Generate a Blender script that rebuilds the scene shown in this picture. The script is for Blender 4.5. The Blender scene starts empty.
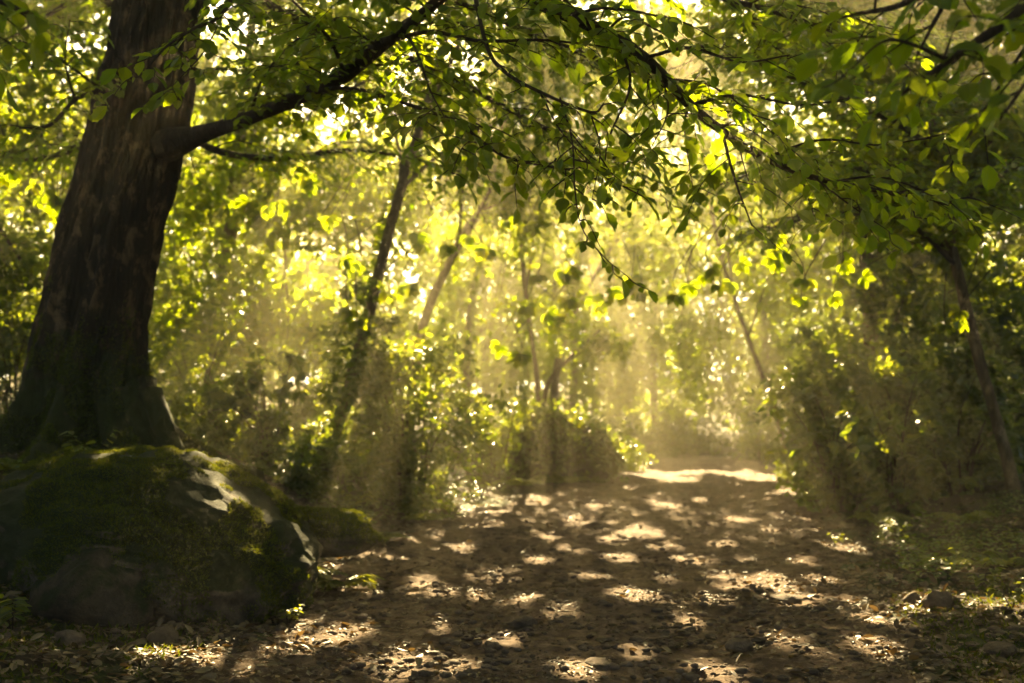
import bpy, math
import numpy as np
rng = np.random.default_rng(7)
C = bpy.context.scene.collection
SC = bpy.context.scene
R = math.radians

# ------------------------------------------------------------------ camera numbers and sun
CAM_Z, FPX, PITCH = 1.4, 1138.0, R(4.2)
SUN_EL, SUN_AZ = R(30.0), R(1.2)
SUN = np.array([math.sin(SUN_AZ)*math.cos(SUN_EL), math.cos(SUN_AZ)*math.cos(SUN_EL), math.sin(SUN_EL)])

def at(px, py, y):
    """world point seen at picture place (px,py) at world depth y"""
    cx, cy = (px-512)/FPX, (341.5-py)/FPX
    dy = math.cos(PITCH) - cy*math.sin(PITCH)
    dz = math.sin(PITCH) + cy*math.cos(PITCH)
    t = y/dy
    return np.array([cx*t, y, CAM_Z+dz*t])

# ------------------------------------------------------------------ noise
def _h(i, j, k, s):
    n = (i*374761393 + j*668265263 + k*2147483647 + s*1274126177) & 0xffffffff
    n = ((n ^ (n >> 13)) * 1274126177) & 0xffffffff
    n = ((n ^ (n >> 15)) * 2246822519) & 0xffffffff
    return ((n ^ (n >> 16)) & 0xffffff) / float(0xffffff)
def noise(P, s=0):
    P = np.atleast_2d(P).astype(float)
    if P.shape[1] == 2: P = np.c_[P, np.zeros(len(P))]
    f = np.floor(P).astype(np.int64); t = P-f; t = t*t*(3-2*t)
    o = 0
    for a in (0, 1):
        for b in (0, 1):
            for c in (0, 1):
                w = (t[:, 0] if a else 1-t[:, 0])*(t[:, 1] if b else 1-t[:, 1])*(t[:, 2] if c else 1-t[:, 2])
                o = o + w*_h(f[:, 0]+a, f[:, 1]+b, f[:, 2]+c, s)
    return o*2-1
def fbm(P, o=4, s=0):
    P = np.atleast_2d(P).astype(float); v = 0; a = 1; n = 0
    for i in range(o):
        v = v+a*noise(P*2**i+i*17.3, s+i); n += a; a *= .5
    return v/n
def ss(a, b, x):
    t = np.clip((x-a)/(b-a), 0, 1); return t*t*(3-2*t)
def norm(v):
    return v/np.maximum(np.linalg.norm(v, axis=-1, keepdims=True), 1e-9)

# ------------------------------------------------------------------ terrain
def xl(y): return np.interp(y, [-10, 6, 8.4, 12, 15, 18, 25, 30, 36, 44, 60], [-2.2, -1.9, -1.7, -1.8, -1.3, -.5, 1.9, 3.1, 3.9, 2.0, -9])
def xr(y): return np.interp(y, [-10, 6, 9, 12, 16, 25, 30, 36, 44, 60], [2.2, 2.3, 2.8, 3.6, 4.5, 6.0, 6.8, 7.4, 6.0, -3])
def height(x, y, fine=True):
    x = np.asarray(x, float); y = np.asarray(y, float)
    sh = x.shape; x = x.ravel(); y = y.ravel()
    XY = np.c_[x, y]
    w = .25*noise(XY*.7, 3)+.12*noise(XY*2.1, 4)
    sL = xl(y)-x+w; sR = x-xr(y)+w
    z = .34*ss(10, 32, y)+3.5*ss(38, 90, y)
    A = np.interp(y, [-5, 3, 7, 9.5, 12, 16, 22, 30], [.4, .4, .5, .85, 1.15, .9, .7, .6])
    W = np.interp(y, [8.6, 10.2, 13, 16], [3.2, 1.8, 1.9, 3.2])
    z = z+A*ss(.15, 1, (sL-.15)/(W-.15)+.15*(1-(sL-.15)/(W-.15)))+.5*ss(5, 14, sL)+.42*ss(.0, 3.2, sR)+.6*ss(4, 14, sR)
    off = np.maximum(ss(-.3, .8, sL), ss(-.3, .8, sR))
    z = z+.035*noise(XY*.9, 7)+off*(.09*noise(XY*.6, 8)+.06*noise(XY*1.9, 9))
    if fine:
        z = z+.017*noise(XY*4.2, 11)+.012*noise(XY*10., 12)+.008*fbm(XY*24., 2, 13)
    return z.reshape(sh)
def hz(x, y): return float(height(np.array([x]), np.array([y]))[0])
def ground_at(px, py):
    ys = np.linspace(3, 60, 1500)
    pts = np.array([at(px, py, y) for y in ys])
    g = height(pts[:, 0], pts[:, 1], False)
    k = np.argmax(pts[:, 2] < g)
    return pts[k]

# ------------------------------------------------------------------ mesh building
class MB:
    def __init__(s): s.v = []; s.f = []; s.n = 0
    def add(s, v, faces, m=0, smooth=True):
        v = np.asarray(v, float).reshape(-1, 3)
        for f in (faces if isinstance(faces, list) else [faces]):
            f = np.asarray(f, np.int64)
            if len(f): s.f.append((f+s.n, m, smooth))
        s.v.append(v); s.n += len(v)
    def build(s, name, mats, parent=None):
        me = bpy.data.meshes.new(name)
        v = np.concatenate(s.v) if s.v else np.zeros((0, 3))
        org = np.zeros(3)
        if parent is not None: org = np.array(parent.matrix_world.translation if parent.parent is None and False else parent['_o'])
        v = v-org
        me.vertices.add(len(v)); me.vertices.foreach_set('co', v.astype(np.float32).ravel())
        if s.f:
            li = np.concatenate([f.ravel() for f, _, _ in s.f])
            tot = np.concatenate([np.full(len(f), f.shape[1]) for f, _, _ in s.f])
            mi = np.concatenate([np.full(len(f), m) for f, m, _ in s.f])
            sm = np.concatenate([np.full(len(f), b) for f, _, b in s.f])
            st = np.r_[0, np.cumsum(tot)[:-1]]
            me.loops.add(len(li)); me.loops.foreach_set('vertex_index', li.astype(np.int32))
            me.polygons.add(len(tot)); me.polygons.foreach_set('loop_start', st.astype(np.int32))
            try: me.polygons.foreach_set('loop_total', tot.astype(np.int32))
            except Exception: pass
            me.polygons.foreach_set('material_index', mi.astype(np.int32))
            me.polygons.foreach_set('use_smooth', sm.astype(bool))
        for m in (mats if isinstance(mats, (list, tuple)) else [mats]): me.materials.append(m)
        me.update(calc_edges=True)
        o = bpy.data.objects.new(name, me); C.objects.link(o)
        if parent is not None: o.parent = parent; o['_o'] = list(org)
        return o
def clean_props():
    for o in bpy.data.objects:
        if '_o' in o: del o['_o']
def tag(o, label, cat, group=None, kind=None):
    o['label'] = label; o['category'] = cat
    if group: o['group'] = group
    if kind: o['kind'] = kind
    return o
def thing(name, loc, label, cat, group=None):
    o = bpy.data.objects.new(name, None); C.objects.link(o); o.location = loc; o['_o'] = [float(a) for a in loc]
    o.empty_display_size = .2
    return tag(o, label, cat, group)
def crom(P, n):
    """smooth curve through points (k,d): n samples"""
    P = np.asarray(P, float); k = len(P)
    E = np.vstack([2*P[0]-P[1], P, 2*P[-1]-P[-2]])
    u = np.linspace(0, k-1-1e-6, n); i = u.astype(int); t = (u-i)[:, None]
    a, b, c, d = E[i], E[i+1], E[i+2], E[i+3]
    return .5*((2*b)+(c-a)*t+(2*a-5*b+4*c-d)*t**2+(3*b-a-3*c+d)*t**3)
def tube(mb, P, r, sides=8, m=0, rough=0., n=None, seed=0, cap=True):
    """P points, r radii per point"""
    D = np.c_[np.asarray(P, float), np.asarray(r, float)]
    if n: D = crom(D, n)
    P, r = D[:, :3], np.maximum(D[:, 3], .0015)
    T = norm(np.gradient(P, axis=0))
    ref = np.array([0, 0, 1.]) if abs(T[:, 2].mean()) < .8 else np.array([0, 1., 0])
    U = norm(np.cross(T, ref)); V = np.cross(T, U)
    a = np.linspace(0, 2*np.pi, sides, endpoint=False)
    ring = P[:, None]+r[:, None, None]*(np.cos(a)[None, :, None]*U[:, None]+np.sin(a)[None, :, None]*V[:, None])
    if rough:
        q = ring.reshape(-1, 3)
        k = (rough*r[:, None]*fbm(q*2.2/np.mean(r)*.25+seed, 3, 5).reshape(ring.shape[:2]))[:, :, None]
        ring = ring+k*norm(ring-P[:, None])
    N = len(P); i = np.arange(N-1)[:, None]*sides; j = np.arange(sides)[None]; j2 = (j+1) % sides
    f = np.stack([i+j, i+j2, i+sides+j2, i+sides+j], -1).reshape(-1, 4)
    mb.add(ring.reshape(-1, 3), f, m)

# leaf templates: unit length along x, blade in xy, normal z
def leaf_detail():
    n = 9; x = np.linspace(0, 1, n+1)
    w = .29*np.sin(np.pi*np.clip(x, 0, 1)**1.02)**.9; w[0] = .0; w[-1] = 0
    xs = x.copy(); xs[1:-1] += np.where(np.arange(1, n) % 2, .035, -.012)
    ws = w*np.where(np.arange(n+1) % 2, 1.1, .93)
    mid = np.c_[x, 0*x, -.16*x**2]
    L = np.c_[xs, ws, +.10*ws/.30-.16*x**2]; Rr = np.c_[xs, -ws, +.10*ws/.30-.16*x**2]
    v = np.vstack([mid, L[1:-1], Rr[1:-1]]); M = n+1; q = []; t = []
    for s in range(2):
        o = M+s*(n-1)
        g = lambda i: i if i in (0, n) else o+i-1
        for i in range(n):
            a, b, c, d = i, i+1, g(i+1), g(i)
            if i == 0: t.append((0, 1, g(1)))
            elif i == n-1: t.append((i, n, g(i)))
            else: q.append((a, b, c, d))
    return v, [np.array(q), np.array(t)]
def leaf_mid():
    v = np.array([[0, 0, 0], [.28, .21, .04], [.66, .24, .0], [1, 0, -.12], [.28, -.21, .04], [.66, -.24, .0], [.5, 0, -.04]])
    return v, [np.array([[0, 6, 2, 1], [6, 3, 2, 2][:0] or [0, 4, 5, 6]]), np.array([[6, 3, 2], [6, 5, 3]])]
def leaf_far():
    v = np.array([[0, 0, 0], [.45, .31, .04], [1, 0, -.08], [.45, -.31, .04]])
    return v, [np.array([[0, 3, 2, 1]])]
def leaf_narrow():
    v = np.array([[0, 0, 0], [.35, .15, .03], [1, 0, -.15], [.35, -.15, .03]])
    return v, [np.array([[0, 3, 2, 1]])]
LEAF = {'detail': leaf_detail(), 'mid': leaf_mid(), 'far': leaf_far(), 'narrow': leaf_narrow()}
def put_leaves(mb, P, d, n, size, kind='mid', m=0):
    if len(P) == 0: return
    tv, tf = LEAF[kind]
    d = norm(d); y = norm(np.cross(n, d)); n = np.cross(d, y)
    s = np.asarray(size)[:, None, None]
    v = P[:, None]+s*(tv[None, :, 0:1]*d[:, None]+tv[None, :, 1:2]*y[:, None]+tv[None, :, 2:3]*n[:, None])
    K = len(tv); base = (np.arange(len(P))*K)[:, None, None]
    mb.add(v.reshape(-1, 3), [(f[None]+base).reshape(-1, f.shape[1]) for f in tf], m, False)

# ------------------------------------------------------------------ gaps in the canopy: every gap runs along the sun's direction
def toG(P): return P[:, :2]-SUN[None, :2]*(P[:, 2:3]/SUN[2])
HOLES = []   # (gx, gy, r)
def gap(p, r):
    g = toG(np.array([p]))[0]; HOLES.append((g[0], g[1], r))
# bright patches on the track: picture place, size
for px, py, w in [(632,596,66),(662,578,38),(588,578,38),(715,598,38),(772,586,64),(726,576,34),(478,594,42),(480,572,34),(455,549,70),
    (440,628,44),(345,636,60),(405,660,60),(232,660,84),(340,556,60),(390,560,46),(712,668,70),(579,674,46),(878,648,60),
    (745,560,50),(800,562,54),(640,534,76),(580,520,40),(553,533,34),(498,512,40),(475,527,40),(722,543,46),
    (665,505,46),(596,505,46),(845,548,54),(905,546,44),(735,519,40),(700,500,36),
    (625,486,44),(690,473,60),(735,473,60),(660,475,50),(850,604,50),(320,585,40),(505,640,26),(455,668,30),(640,655,26),(780,640,24),(520,600,22),(560,612,22),(690,620,24),(540,560,24),(620,560,22),(690,560,20),(420,580,30),(770,530,26),(810,520,22),(820,580,24),(300,650,34)]:
    p = ground_at(px, py)
    r0 = max(.10, .46*w/FPX*p[1]*.55)*rng.choice([.6, .8, 1., 1.1, 1.3, 1.55]); gap(p, r0)
    for _ in range(rng.integers(0, 3)):
        a_ = rng.uniform(0, 6.28); q_ = r0*rng.uniform(.9, 1.9); gap(p+np.array([math.cos(a_)*q_, 2*math.sin(a_)*q_, 0]), r0*rng.uniform(.12, .5))
# patches on the boulder, the roots and the bank
for px, py, y, r in [(190,457,9.1,.11),(222,462,9.0,.12),(112,462,8.9,.05),(228,484,8.6,.12),(218,512,8.0,.13),(200,500,8.2,.05),(258,500,8.3,.09),(272,528,7.95,.11),(262,515,8.1,.06),
                     (192,442,11.6,.05),(300,487,9.3,.07),(335,500,9.2,.08)]:
    gap(at(px, py, y), r)
# broad shafts that land on the shrubs and the far track
for px, py, y, r in [(478,500,19,.55),(232,402,16.5,.55),(268,425,16.5,.3),(335,430,18,.5),(636,452,28,.75),(700,440,28,.42),(745,415,27,.6),(790,440,27,.45),(512,470,22,.25),(405,330,17.5,.3),
                     (440,385,17.5,.3),(410,420,17,.25),(612,440,24,.3),(575,410,24,.25),(530,330,25,.35),(780,455,22,.25),(300,380,17,.2),(670,430,26,.34)]:
    gap(at(px, py, y), r)
# sprays that hang in a gap and glow: picture place, depth, size, tree
GLOW = [(830,288,13,.42,'pole'),(856,268,13.4,.36,'pole'),(735,276,14,.4,'pole'),(692,286,15,.36,'pole'),(962,318,15,.34,'pole'),(790,245,14.5,.4,'pole'),(760,262,14.5,.36,'pole'),
    (40,190,14,.42,'old'),(15,178,14.5,.36,'old'),(235,200,18.5,.36,'lean'),(275,212,18.5,.36,'lean'),(352,262,16,.34,'lean'),(432,240,16.5,.36,'lean'),(476,244,17,.4,'lean'),(392,292,16.5,.36,'lean'),(365,318,16,.3,'lean'),(545,312,20,.5,'thin'),(590,300,20,.5,'thin'),(505,352,20,.4,'thin'),
    (300,180,18.5,.4,'lean'),(330,225,16,.36,'lean'),(60,205,14.5,.4,'old'),(560,270,20,.5,'thin'),(620,285,20,.5,'thin'),(520,225,19,.5,'thin')]
for px, py, y, r, _ in GLOW: gap(at(px, py, y), r*{'thin': .35, 'pole': .55}.get(_, .6))
HOLES = np.array(HOLES)
def open_to_sun(P, pad=.08):
    """True where a gap runs (leaves there are left out)"""
    G = toG(P); j = .04*rng.standard_normal(G.shape)
    o = np.zeros(len(P), bool)
    ang = np.arctan2
    for gx, gy, r in HOLES:
        dx = G[:, 0]-gx; dy = (G[:, 1]-gy)*SUN[2]
        o |= (dx*dx+dy*dy) < (r*1.05+pad+j[:, 0])**2
    onpath = (G[:, 0] > xl(G[:, 1])-.6) & (G[:, 0] < xr(G[:, 1])+.6) & (G[:, 1] < 25)
    onpath |= G[:, 1] < 9
    q = np.c_[G[:, 0]/.42, G[:, 1]*SUN[2]/.42]
    nz = noise(q, 31)
    o |= (~onpath) & (nz > .78)
    o |= (G[:, 0] > 5) & (G[:, 1] > 10) & (G[:, 1] < 22) & (noise(q*1.4, 33) > .72)
    o |= (G[:, 1] < 3.) & (G[:, 1] > -5) & (nz > np.where(G[:, 0] < -1.5, .72, .60))
    o |= (G[:, 0] > -1.5) & (G[:, 0] < 7) & (G[:, 1] > 20) & (G[:, 1] < 36) & (nz > .72)
    return o

# ------------------------------------------------------------------ materials
def mat(name):
    m = bpy.data.materials.new(name); m.use_nodes = True
    nt = m.node_tree; b = nt.nodes['Principled BSDF']
    return m, nt, b
def N(nt, t, **kw):
    n = nt.nodes.new(t)
    for k, v in kw.items(): setattr(n, k, v)
    return n
def ramp(nt, src, stops):
    r = N(nt, 'ShaderNodeValToRGB')
    e = r.color_ramp.elements
    while len(e) < len(stops): e.new(.5)
    for el, (p, c) in zip(e, stops): el.position = p; el.color = (*c, 1) if len(c) == 3 else c
    nt.links.new(src, r.inputs[0]); return r
def tex(nt, scale, detail=6, rough=.6, dist=0, vec=None, kind='ShaderNodeTexNoise'):
    t = N(nt, kind); t.inputs['Scale'].default_value = scale
    if kind == 'ShaderNodeTexNoise':
        t.inputs['Detail'].default_value = detail; t.inputs['Roughness'].default_value = rough; t.inputs['Distortion'].default_value = dist
    if vec is not None: nt.links.new(vec, t.inputs['Vector'])
    return t
def pos(nt, sc=(1, 1, 1)):
    g = N(nt, 'ShaderNodeNewGeometry'); mp = N(nt, 'ShaderNodeMapping'); mp.inputs['Scale'].default_value = sc
    nt.links.new(g.outputs['Position'], mp.inputs['Vector']); return mp.outputs[0]
def bump(nt, b, src, s, d=.02):
    k = N(nt, 'ShaderNodeBump'); k.inputs['Strength'].default_value = s; k.inputs['Distance'].default_value = d
    nt.links.new(src, k.inputs['Height']); nt.links.new(k.outputs[0], b.inputs['Normal'])
def mixc(nt, f, a, b):
    m = N(nt, 'ShaderNodeMix', data_type='RGBA'); L = nt.links.new
    L(f, m.inputs[0]); L(a, m.inputs[6]); L(b, m.inputs[7]); return m.outputs[2]

def leaf_mat(name, cols, tcols, trans=.5, rough=.42, spec=.35):
    m, nt, b = mat(name); L = nt.links.new
    g = N(nt, 'ShaderNodeNewGeometry')
    r1 = ramp(nt, g.outputs['Random Per Island'], [(i/(len(cols)-1), c) for i, c in enumerate(cols)])
    r2 = ramp(nt, g.outputs['Random Per Island'], [(i/(len(tcols)-1), c) for i, c in enumerate(tcols)])
    L(r1.outputs[0], b.inputs['Base Color']); b.inputs['Roughness'].default_value = rough
    b.inputs['Specular IOR Level'].default_value = spec
    t = N(nt, 'ShaderNodeBsdfTranslucent'); L(r2.outputs[0], t.inputs[0])
    mx = N(nt, 'ShaderNodeMixShader'); mx.inputs[0].default_value = trans
    L(b.outputs[0], mx.inputs[1]); L(t.outputs[0], mx.inputs[2])
    L(mx.outputs[0], nt.nodes['Material Output'].inputs['Surface']); return m
M_LEAF = leaf_mat('tree_leaf', [(.035, .062, .012), (.05, .085, .014), (.07, .10, .016)], [(.32, .44, .014), (.44, .54, .018), (.56, .58, .022)], .55)
M_NEAR = leaf_mat('near_leaf', [(.022, .055, .01), (.04, .085, .012), (.05, .09, .012), (.085, .105, .014)], [(.26, .4, .014), (.36, .48, .018), (.46, .53, .022)], .52)
M_SHRUB = leaf_mat('shrub_leaf', [(.022, .058, .018), (.034, .078, .02), (.05, .092, .02)], [(.22, .30, .02), (.32, .38, .025), (.44, .44, .03)], .42, .33, .5)
M_FERN = leaf_mat('fern_leaf', [(.04, .07, .014), (.06, .09, .016), (.075, .10, .016)], [(.28, .32, .02), (.36, .38, .02), (.45, .42, .025)], .45)
M_MOSS = leaf_mat('moss_tuft', [(.03, .045, .008), (.05, .07, .01), (.08, .095, .014)], [(.12, .15, .01), (.18, .2, .012), (.24, .22, .015)], .35, .7, .1)
M_LITTER = leaf_mat('dead_leaf', [(.06, .038, .02), (.11, .07, .038), (.19, .14, .07), (.09, .06, .035)], [(.12, .07, .02), (.2, .11, .03), (.24, .14, .04)], .2, .55, .3)

def bark(name, dark, light, lichen=None, moss=None, sc=(9, 9, 1.6)):
    m, nt, b = mat(name); L = nt.links.new
    v = pos(nt, sc)
    t = tex(nt, 2.2, 9, .65, .6, v); t2 = tex(nt, 2.6, 8, .7, .5, pos(nt, (2.2, 2.2, 1.3)))
    c = ramp(nt, t.outputs[0], [(.3, dark), (.7, light)]).outputs[0]
    if lichen:
        k = ramp(nt, t2.outputs[0], [(.52, (0, 0, 0)), (.64, (1, 1, 1))]).outputs[0]
        rr = N(nt, 'ShaderNodeRGB'); rr.outputs[0].default_value = (*lichen, 1)
        c = mixc(nt, k, c, rr.outputs[0])
    if moss:
        g = N(nt, 'ShaderNodeNewGeometry'); sp = N(nt, 'ShaderNodeSeparateXYZ'); L(g.outputs['Position'], sp.inputs[0])
        mr = N(nt, 'ShaderNodeMapRange'); mr.inputs[1].default_value = moss[0]; mr.inputs[2].default_value = moss[1]; mr.inputs[3].default_value = .35; mr.inputs[4].default_value = -.25
        L(sp.outputs[2], mr.inputs[0])
        a = N(nt, 'ShaderNodeMath', operation='ADD'); L(mr.outputs[0], a.inputs[0]); L(tex(nt, 5, 8, .7, .3, pos(nt)).outputs[0], a.inputs[1])
        k = ramp(nt, a.outputs[0], [(.55, (0, 0, 0)), (.72, (1, 1, 1))]).outputs[0]
        rr = N(nt, 'ShaderNodeRGB'); rr.outputs[0].default_value = (.03, .036, .008, 1)
        c = mixc(nt, k, c, rr.outputs[0])
    L(c, b.inputs['Base Color']); b.inputs['Roughness'].default_value = .9; b.inputs['Specular IOR Level'].default_value = .15
    bump(nt, b, t.outputs[0], 1.0, .09); return m
M_BARK = bark('old_bark', (.008, .005, .003), (.045, .029, .017), (.18, .11, .055), (1.3, 3.4), (7, 7, 1.5))
M_BARK2 = bark('thin_bark', (.05, .032, .018), (.2, .14, .07), (.3, .22, .13), None, (14, 14, 3))
M_TWIG = bark('twig_bark', (.03, .02, .012), (.09, .06, .035))

def stone_mat(name, a, bcol, moss=None, mt=.5):
    m, nt, b = mat(name); L = nt.links.new
    t = tex(nt, 3.2, 9, .68, .4, pos(nt)); t2 = tex(nt, 16, 8, .7, .2, pos(nt))
    c = ramp(nt, t.outputs[0], [(.32, a), (.66, bcol)]).outputs[0]
    sp = ramp(nt, t2.outputs[0], [(.35, (.35, .35, .35)), (.6, (1, 1, 1))]).outputs[0]
    mm = N(nt, 'ShaderNodeMix', data_type='RGBA', blend_type='MULTIPLY'); mm.inputs[0].default_value = .7
    L(c, mm.inputs[6]); L(sp, mm.inputs[7]); c = mm.outputs[2]
    if moss:
        g = N(nt, 'ShaderNodeNewGeometry'); s = N(nt, 'ShaderNodeSeparateXYZ'); L(g.outputs['Normal'], s.inputs[0])
        md = N(nt, 'ShaderNodeMath', operation='MULTIPLY_ADD'); md.inputs[1].default_value = .22; L(s.outputs[2], md.inputs[0])
        t3 = tex(nt, 2.3, 7, .65, .5, pos(nt)); L(t3.outputs[0], md.inputs[2])
        k = ramp(nt, md.outputs[0], [(mt, (0, 0, 0)), (mt+.09, (1, 1, 1))]).outputs[0]
        mc = ramp(nt, t2.outputs[0], [(.3, (moss[0]*.5, moss[1]*.5, moss[2]*.5)), (.7, moss)]).outputs[0]
        c = mixc(nt, k, c, mc)
    L(c, b.inputs['Base Color']); b.inputs['Roughness'].default_value = .88; b.inputs['Specular IOR Level'].default_value = .25
    t5 = tex(nt, 70, 6, .75, .3, pos(nt)); ad = N(nt, 'ShaderNodeMath', operation='MULTIPLY_ADD'); ad.inputs[1].default_value = .4; L(t5.outputs[0], ad.inputs[0]); L(t2.outputs[0], ad.inputs[2])
    bump(nt, b, ad.outputs[0], 1.0, .06); return m
M_BOULDER = stone_mat('mossy_stone', (.03, .022, .013), (.22, .17, .11), (.035, .042, .008), .46)
M_ROCK = stone_mat('bare_stone', (.035, .025, .015), (.15, .105, .065), (.035, .042, .008), .52)
M_PEB = stone_mat('path_stone', (.11, .074, .046), (.26, .18, .12))

def ground_mat(name, stops, scale, moss=None):
    m, nt, b = mat(name); L = nt.links.new
    t = tex(nt, scale, 10, .7, .5, pos(nt)); t2 = tex(nt, scale*.16, 5, .6, .3, pos(nt)); t3 = tex(nt, 55, 5, .7, 0, pos(nt))
    c = ramp(nt, t.outputs[0], stops).outputs[0]
    k = ramp(nt, t2.outputs[0], [(.35, (.55, .52, .5)), (.65, (1.0, 1, 1))]).outputs[0]
    mm = N(nt, 'ShaderNodeMix', data_type='RGBA', blend_type='MULTIPLY'); mm.inputs[0].default_value = .8
    L(c, mm.inputs[6]); L(k, mm.inputs[7]); c = mm.outputs[2]
    if moss:
        t4 = tex(nt, 1.1, 7, .65, .3, pos(nt)); k = ramp(nt, t4.outputs[0], [(.50, (0, 0, 0)), (.6, (1, 1, 1))]).outputs[0]
        rr = N(nt, 'ShaderNodeRGB'); rr.outputs[0].default_value = (*moss, 1); c = mixc(nt, k, c, rr.outputs[0])
    L(c, b.inputs['Base Color']); b.inputs['Roughness'].default_value = .92; b.inputs['Specular IOR Level'].default_value = .2
    ad = N(nt, 'ShaderNodeMath', operation='MULTIPLY_ADD'); ad.inputs[1].default_value = .35; L(t3.outputs[0], ad.inputs[0]); L(t.outputs[0], ad.inputs[2])
    bump(nt, b, ad.outputs[0], 1.0, .035); return m
M_PATH = ground_mat('track_dirt', [(.3, (.05, .029, .016)), (.5, (.15, .092, .053)), (.7, (.35, .235, .155))], 7)
M_GROUND = ground_mat('forest_floor', [(.3, (.03, .02, .011)), (.5, (.065, .043, .024)), (.72, (.12, .08, .045))], 9, (.04, .052, .012))

# ------------------------------------------------------------------ ground and track
def sheet(name, xs, ys, zf, m):
    X, Y = np.meshgrid(xs, ys); Z = zf(X, Y)
    mb = MB(); nx, ny = len(xs), len(ys)
    i = (np.arange(ny-1)[:, None]*nx+np.arange(nx-1)[None]).ravel()
    mb.add(np.stack([X, Y, Z], -1), np.c_[i, i+1, i+nx+1, i+nx])
    o = mb.build(name, m); o['kind'] = 'structure'; return o
def spaced(a, knots):  # (end, step) list
    out = [a]
    for e, s in knots:
        n = max(1, int(round((e-out[-1])/s))); out += list(np.linspace(out[-1], e, n+1)[1:])
    return np.array(out)
gx = spaced(-110, [(-30, 4), (-12, .6), (-7, .15), (9, .06), (14, .2), (30, .8), (110, 4)])
gy = spaced(-40, [(0, 2), (5, .25), (14, .06), (22, .1), (34, .2), (60, .6), (115, 4)])
def ground_z(X, Y):
    z = height(X, Y); c = np.minimum(X-xl(Y), xr(Y)-X)
    return z-.06*ss(.1, .5, c)*(Y < 44)
sheet('ground', gx, gy, ground_z, M_GROUND)
# the track: own sheet, edges dive under the forest floor
ty = spaced(2.5, [(14, .032), (24, .06), (43, .14)]); tu = np.linspace(-.12, 1.12, 170)
U, Y = np.meshgrid(tu, ty); X = xl(Y)+(xr(Y)-xl(Y))*U
Z = height(X, Y)+.02*fbm(np.c_[X.ravel(), Y.ravel()]*14, 3, 41).reshape(X.shape)
edge = np.minimum(U, 1-U)*(xr(Y)-xl(Y))
rut = -.035*np.exp(-((U-.3)/.09)**2)-.03*np.exp(-((U-.72)/.09)**2)
Z = Z+.012+rut-.10*ss(.25, -.5, edge+.2*noise(np.c_[X.ravel(), Y.ravel()]*1.6, 44).reshape(X.shape))
mb = MB(); nx = len(tu); i = (np.arange(len(ty)-1)[:, None]*nx+np.arange(nx-1)[None]).ravel()
mb.add(np.stack([X, Y, Z], -1), np.c_[i, i+1, i+nx+1, i+nx])
mb.build('path', M_PATH)['kind'] = 'structure'

# ------------------------------------------------------------------ rocks
def ico(sub):
    import bmesh
    bm = bmesh.new(); bmesh.ops.create_icosphere(bm, subdivisions=sub, radius=1)
    v = np.array([p.co[:] for p in bm.verts]); f = np.array([[q.index for q in p.verts] for p in bm.faces]); bm.free(); return v, f
ICO = {k: ico(k) for k in (2, 3, 4, 6)}
def rock_mesh(c, r, seed, sub=4, e=2.6, amp=.16, cuts=8, rot=0., shape=None):
    v, f = ICO[sub]; n = v.copy()
    v = np.sign(v)*np.abs(v)**(2/e)*1.0
    g = np.random.default_rng(seed)
    for _ in range(cuts):
        d = norm(g.standard_normal(3)); o = g.uniform(.72, .95)
        k = np.maximum(v@d-o, 0); v = v-k[:, None]*d*.85
    v = v+n*(amp*fbm(v*1.3+seed, 3, seed)+amp*.28*fbm(v*5+seed, 4, seed+5))[:, None]
    rg = 1-np.abs(fbm(v*1.9+seed*2.1, 4, seed+11))*2.6; v = v-n*(amp*.55*np.clip(rg-.55, 0, 1)**1.5)[:, None]
    if sub >= 6: v = v+n*(.045*fbm(v*11+seed, 4, seed+21)+.03*np.floor(3*fbm(v*2.6+seed, 2, seed+31)))[:, None]
    if shape: v = shape(v)
    v = v*np.array(r); a = rot; co, si = math.cos(a), math.sin(a)
    v = np.c_[v[:, 0]*co-v[:, 1]*si, v[:, 0]*si+v[:, 1]*co, v[:, 2]]
    return v+np.array(c), f
def vnormals(v, f):
    n = np.cross(v[f[:, 1]]-v[f[:, 0]], v[f[:, 2]]-v[f[:, 0]]); a = np.linalg.norm(n, axis=1)/2
    return norm(n), a
def moss_tufts(v, f, count, size, seed, up=.05, thr=-.1, scale=2.):
    n, a = vnormals(v, f); g = np.random.default_rng(seed)
    k = g.choice(len(f), count, p=a/a.sum()); u = g.random((count, 2)); fl = u.sum(1) > 1; u[fl] = 1-u[fl]
    P = v[f[k, 0]]*(1-u.sum(1))[:, None]+v[f[k, 1]]*u[:, :1]+v[f[k, 2]]*u[:, 1:]
    nn = n[k]; keep = (nn[:, 2] > up+.25*noise(P*3, 77)) & (fbm(P*scale+seed, 4, seed) > thr)
    P, nn = P[keep], nn[keep]; mb = MB()
    for _ in range(2):
        d = norm(nn+.9*g.standard_normal(P.shape)*.7+np.array([0, 0, .1]))
        put_leaves(mb, P-.004*nn, d, norm(g.standard_normal(P.shape)), size*g.uniform(.5, 1.3, len(P)), 'narrow')
    return mb
def boulder_shape(v):
    v = v.copy(); v[:, 2] *= np.where(v[:, 2] > 0, 1-.20*ss(.3, -1.0, v[:, 1]), 1); v[:, 2] *= 1-.24*ss(.3, 1.0, v[:, 0])-.10*ss(-.2, -1, v[:, 0]); v[:, 0] += .10*v[:, 2]*(-1)
    return v
zb = hz(-2.2, 8.2)
t = thing('mossy_boulder', (-2.95, 8.7, .1), 'huge moss-covered boulder at the foot of the big leaning trunk', 'boulder')
bv, bf = rock_mesh((-2.94, 8.86, .08), (1.50, 1.28, 1.13), 5, 6, 2.75, .13, 11, -.05, boulder_shape)
mb = MB(); mb.add(bv, bf); mb.build('rock', M_BOULDER, t)
moss_tufts(bv, bf, 150000, .024, 3, -.6, -.10, 2.2).build('moss', M_MOSS, t)
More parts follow.
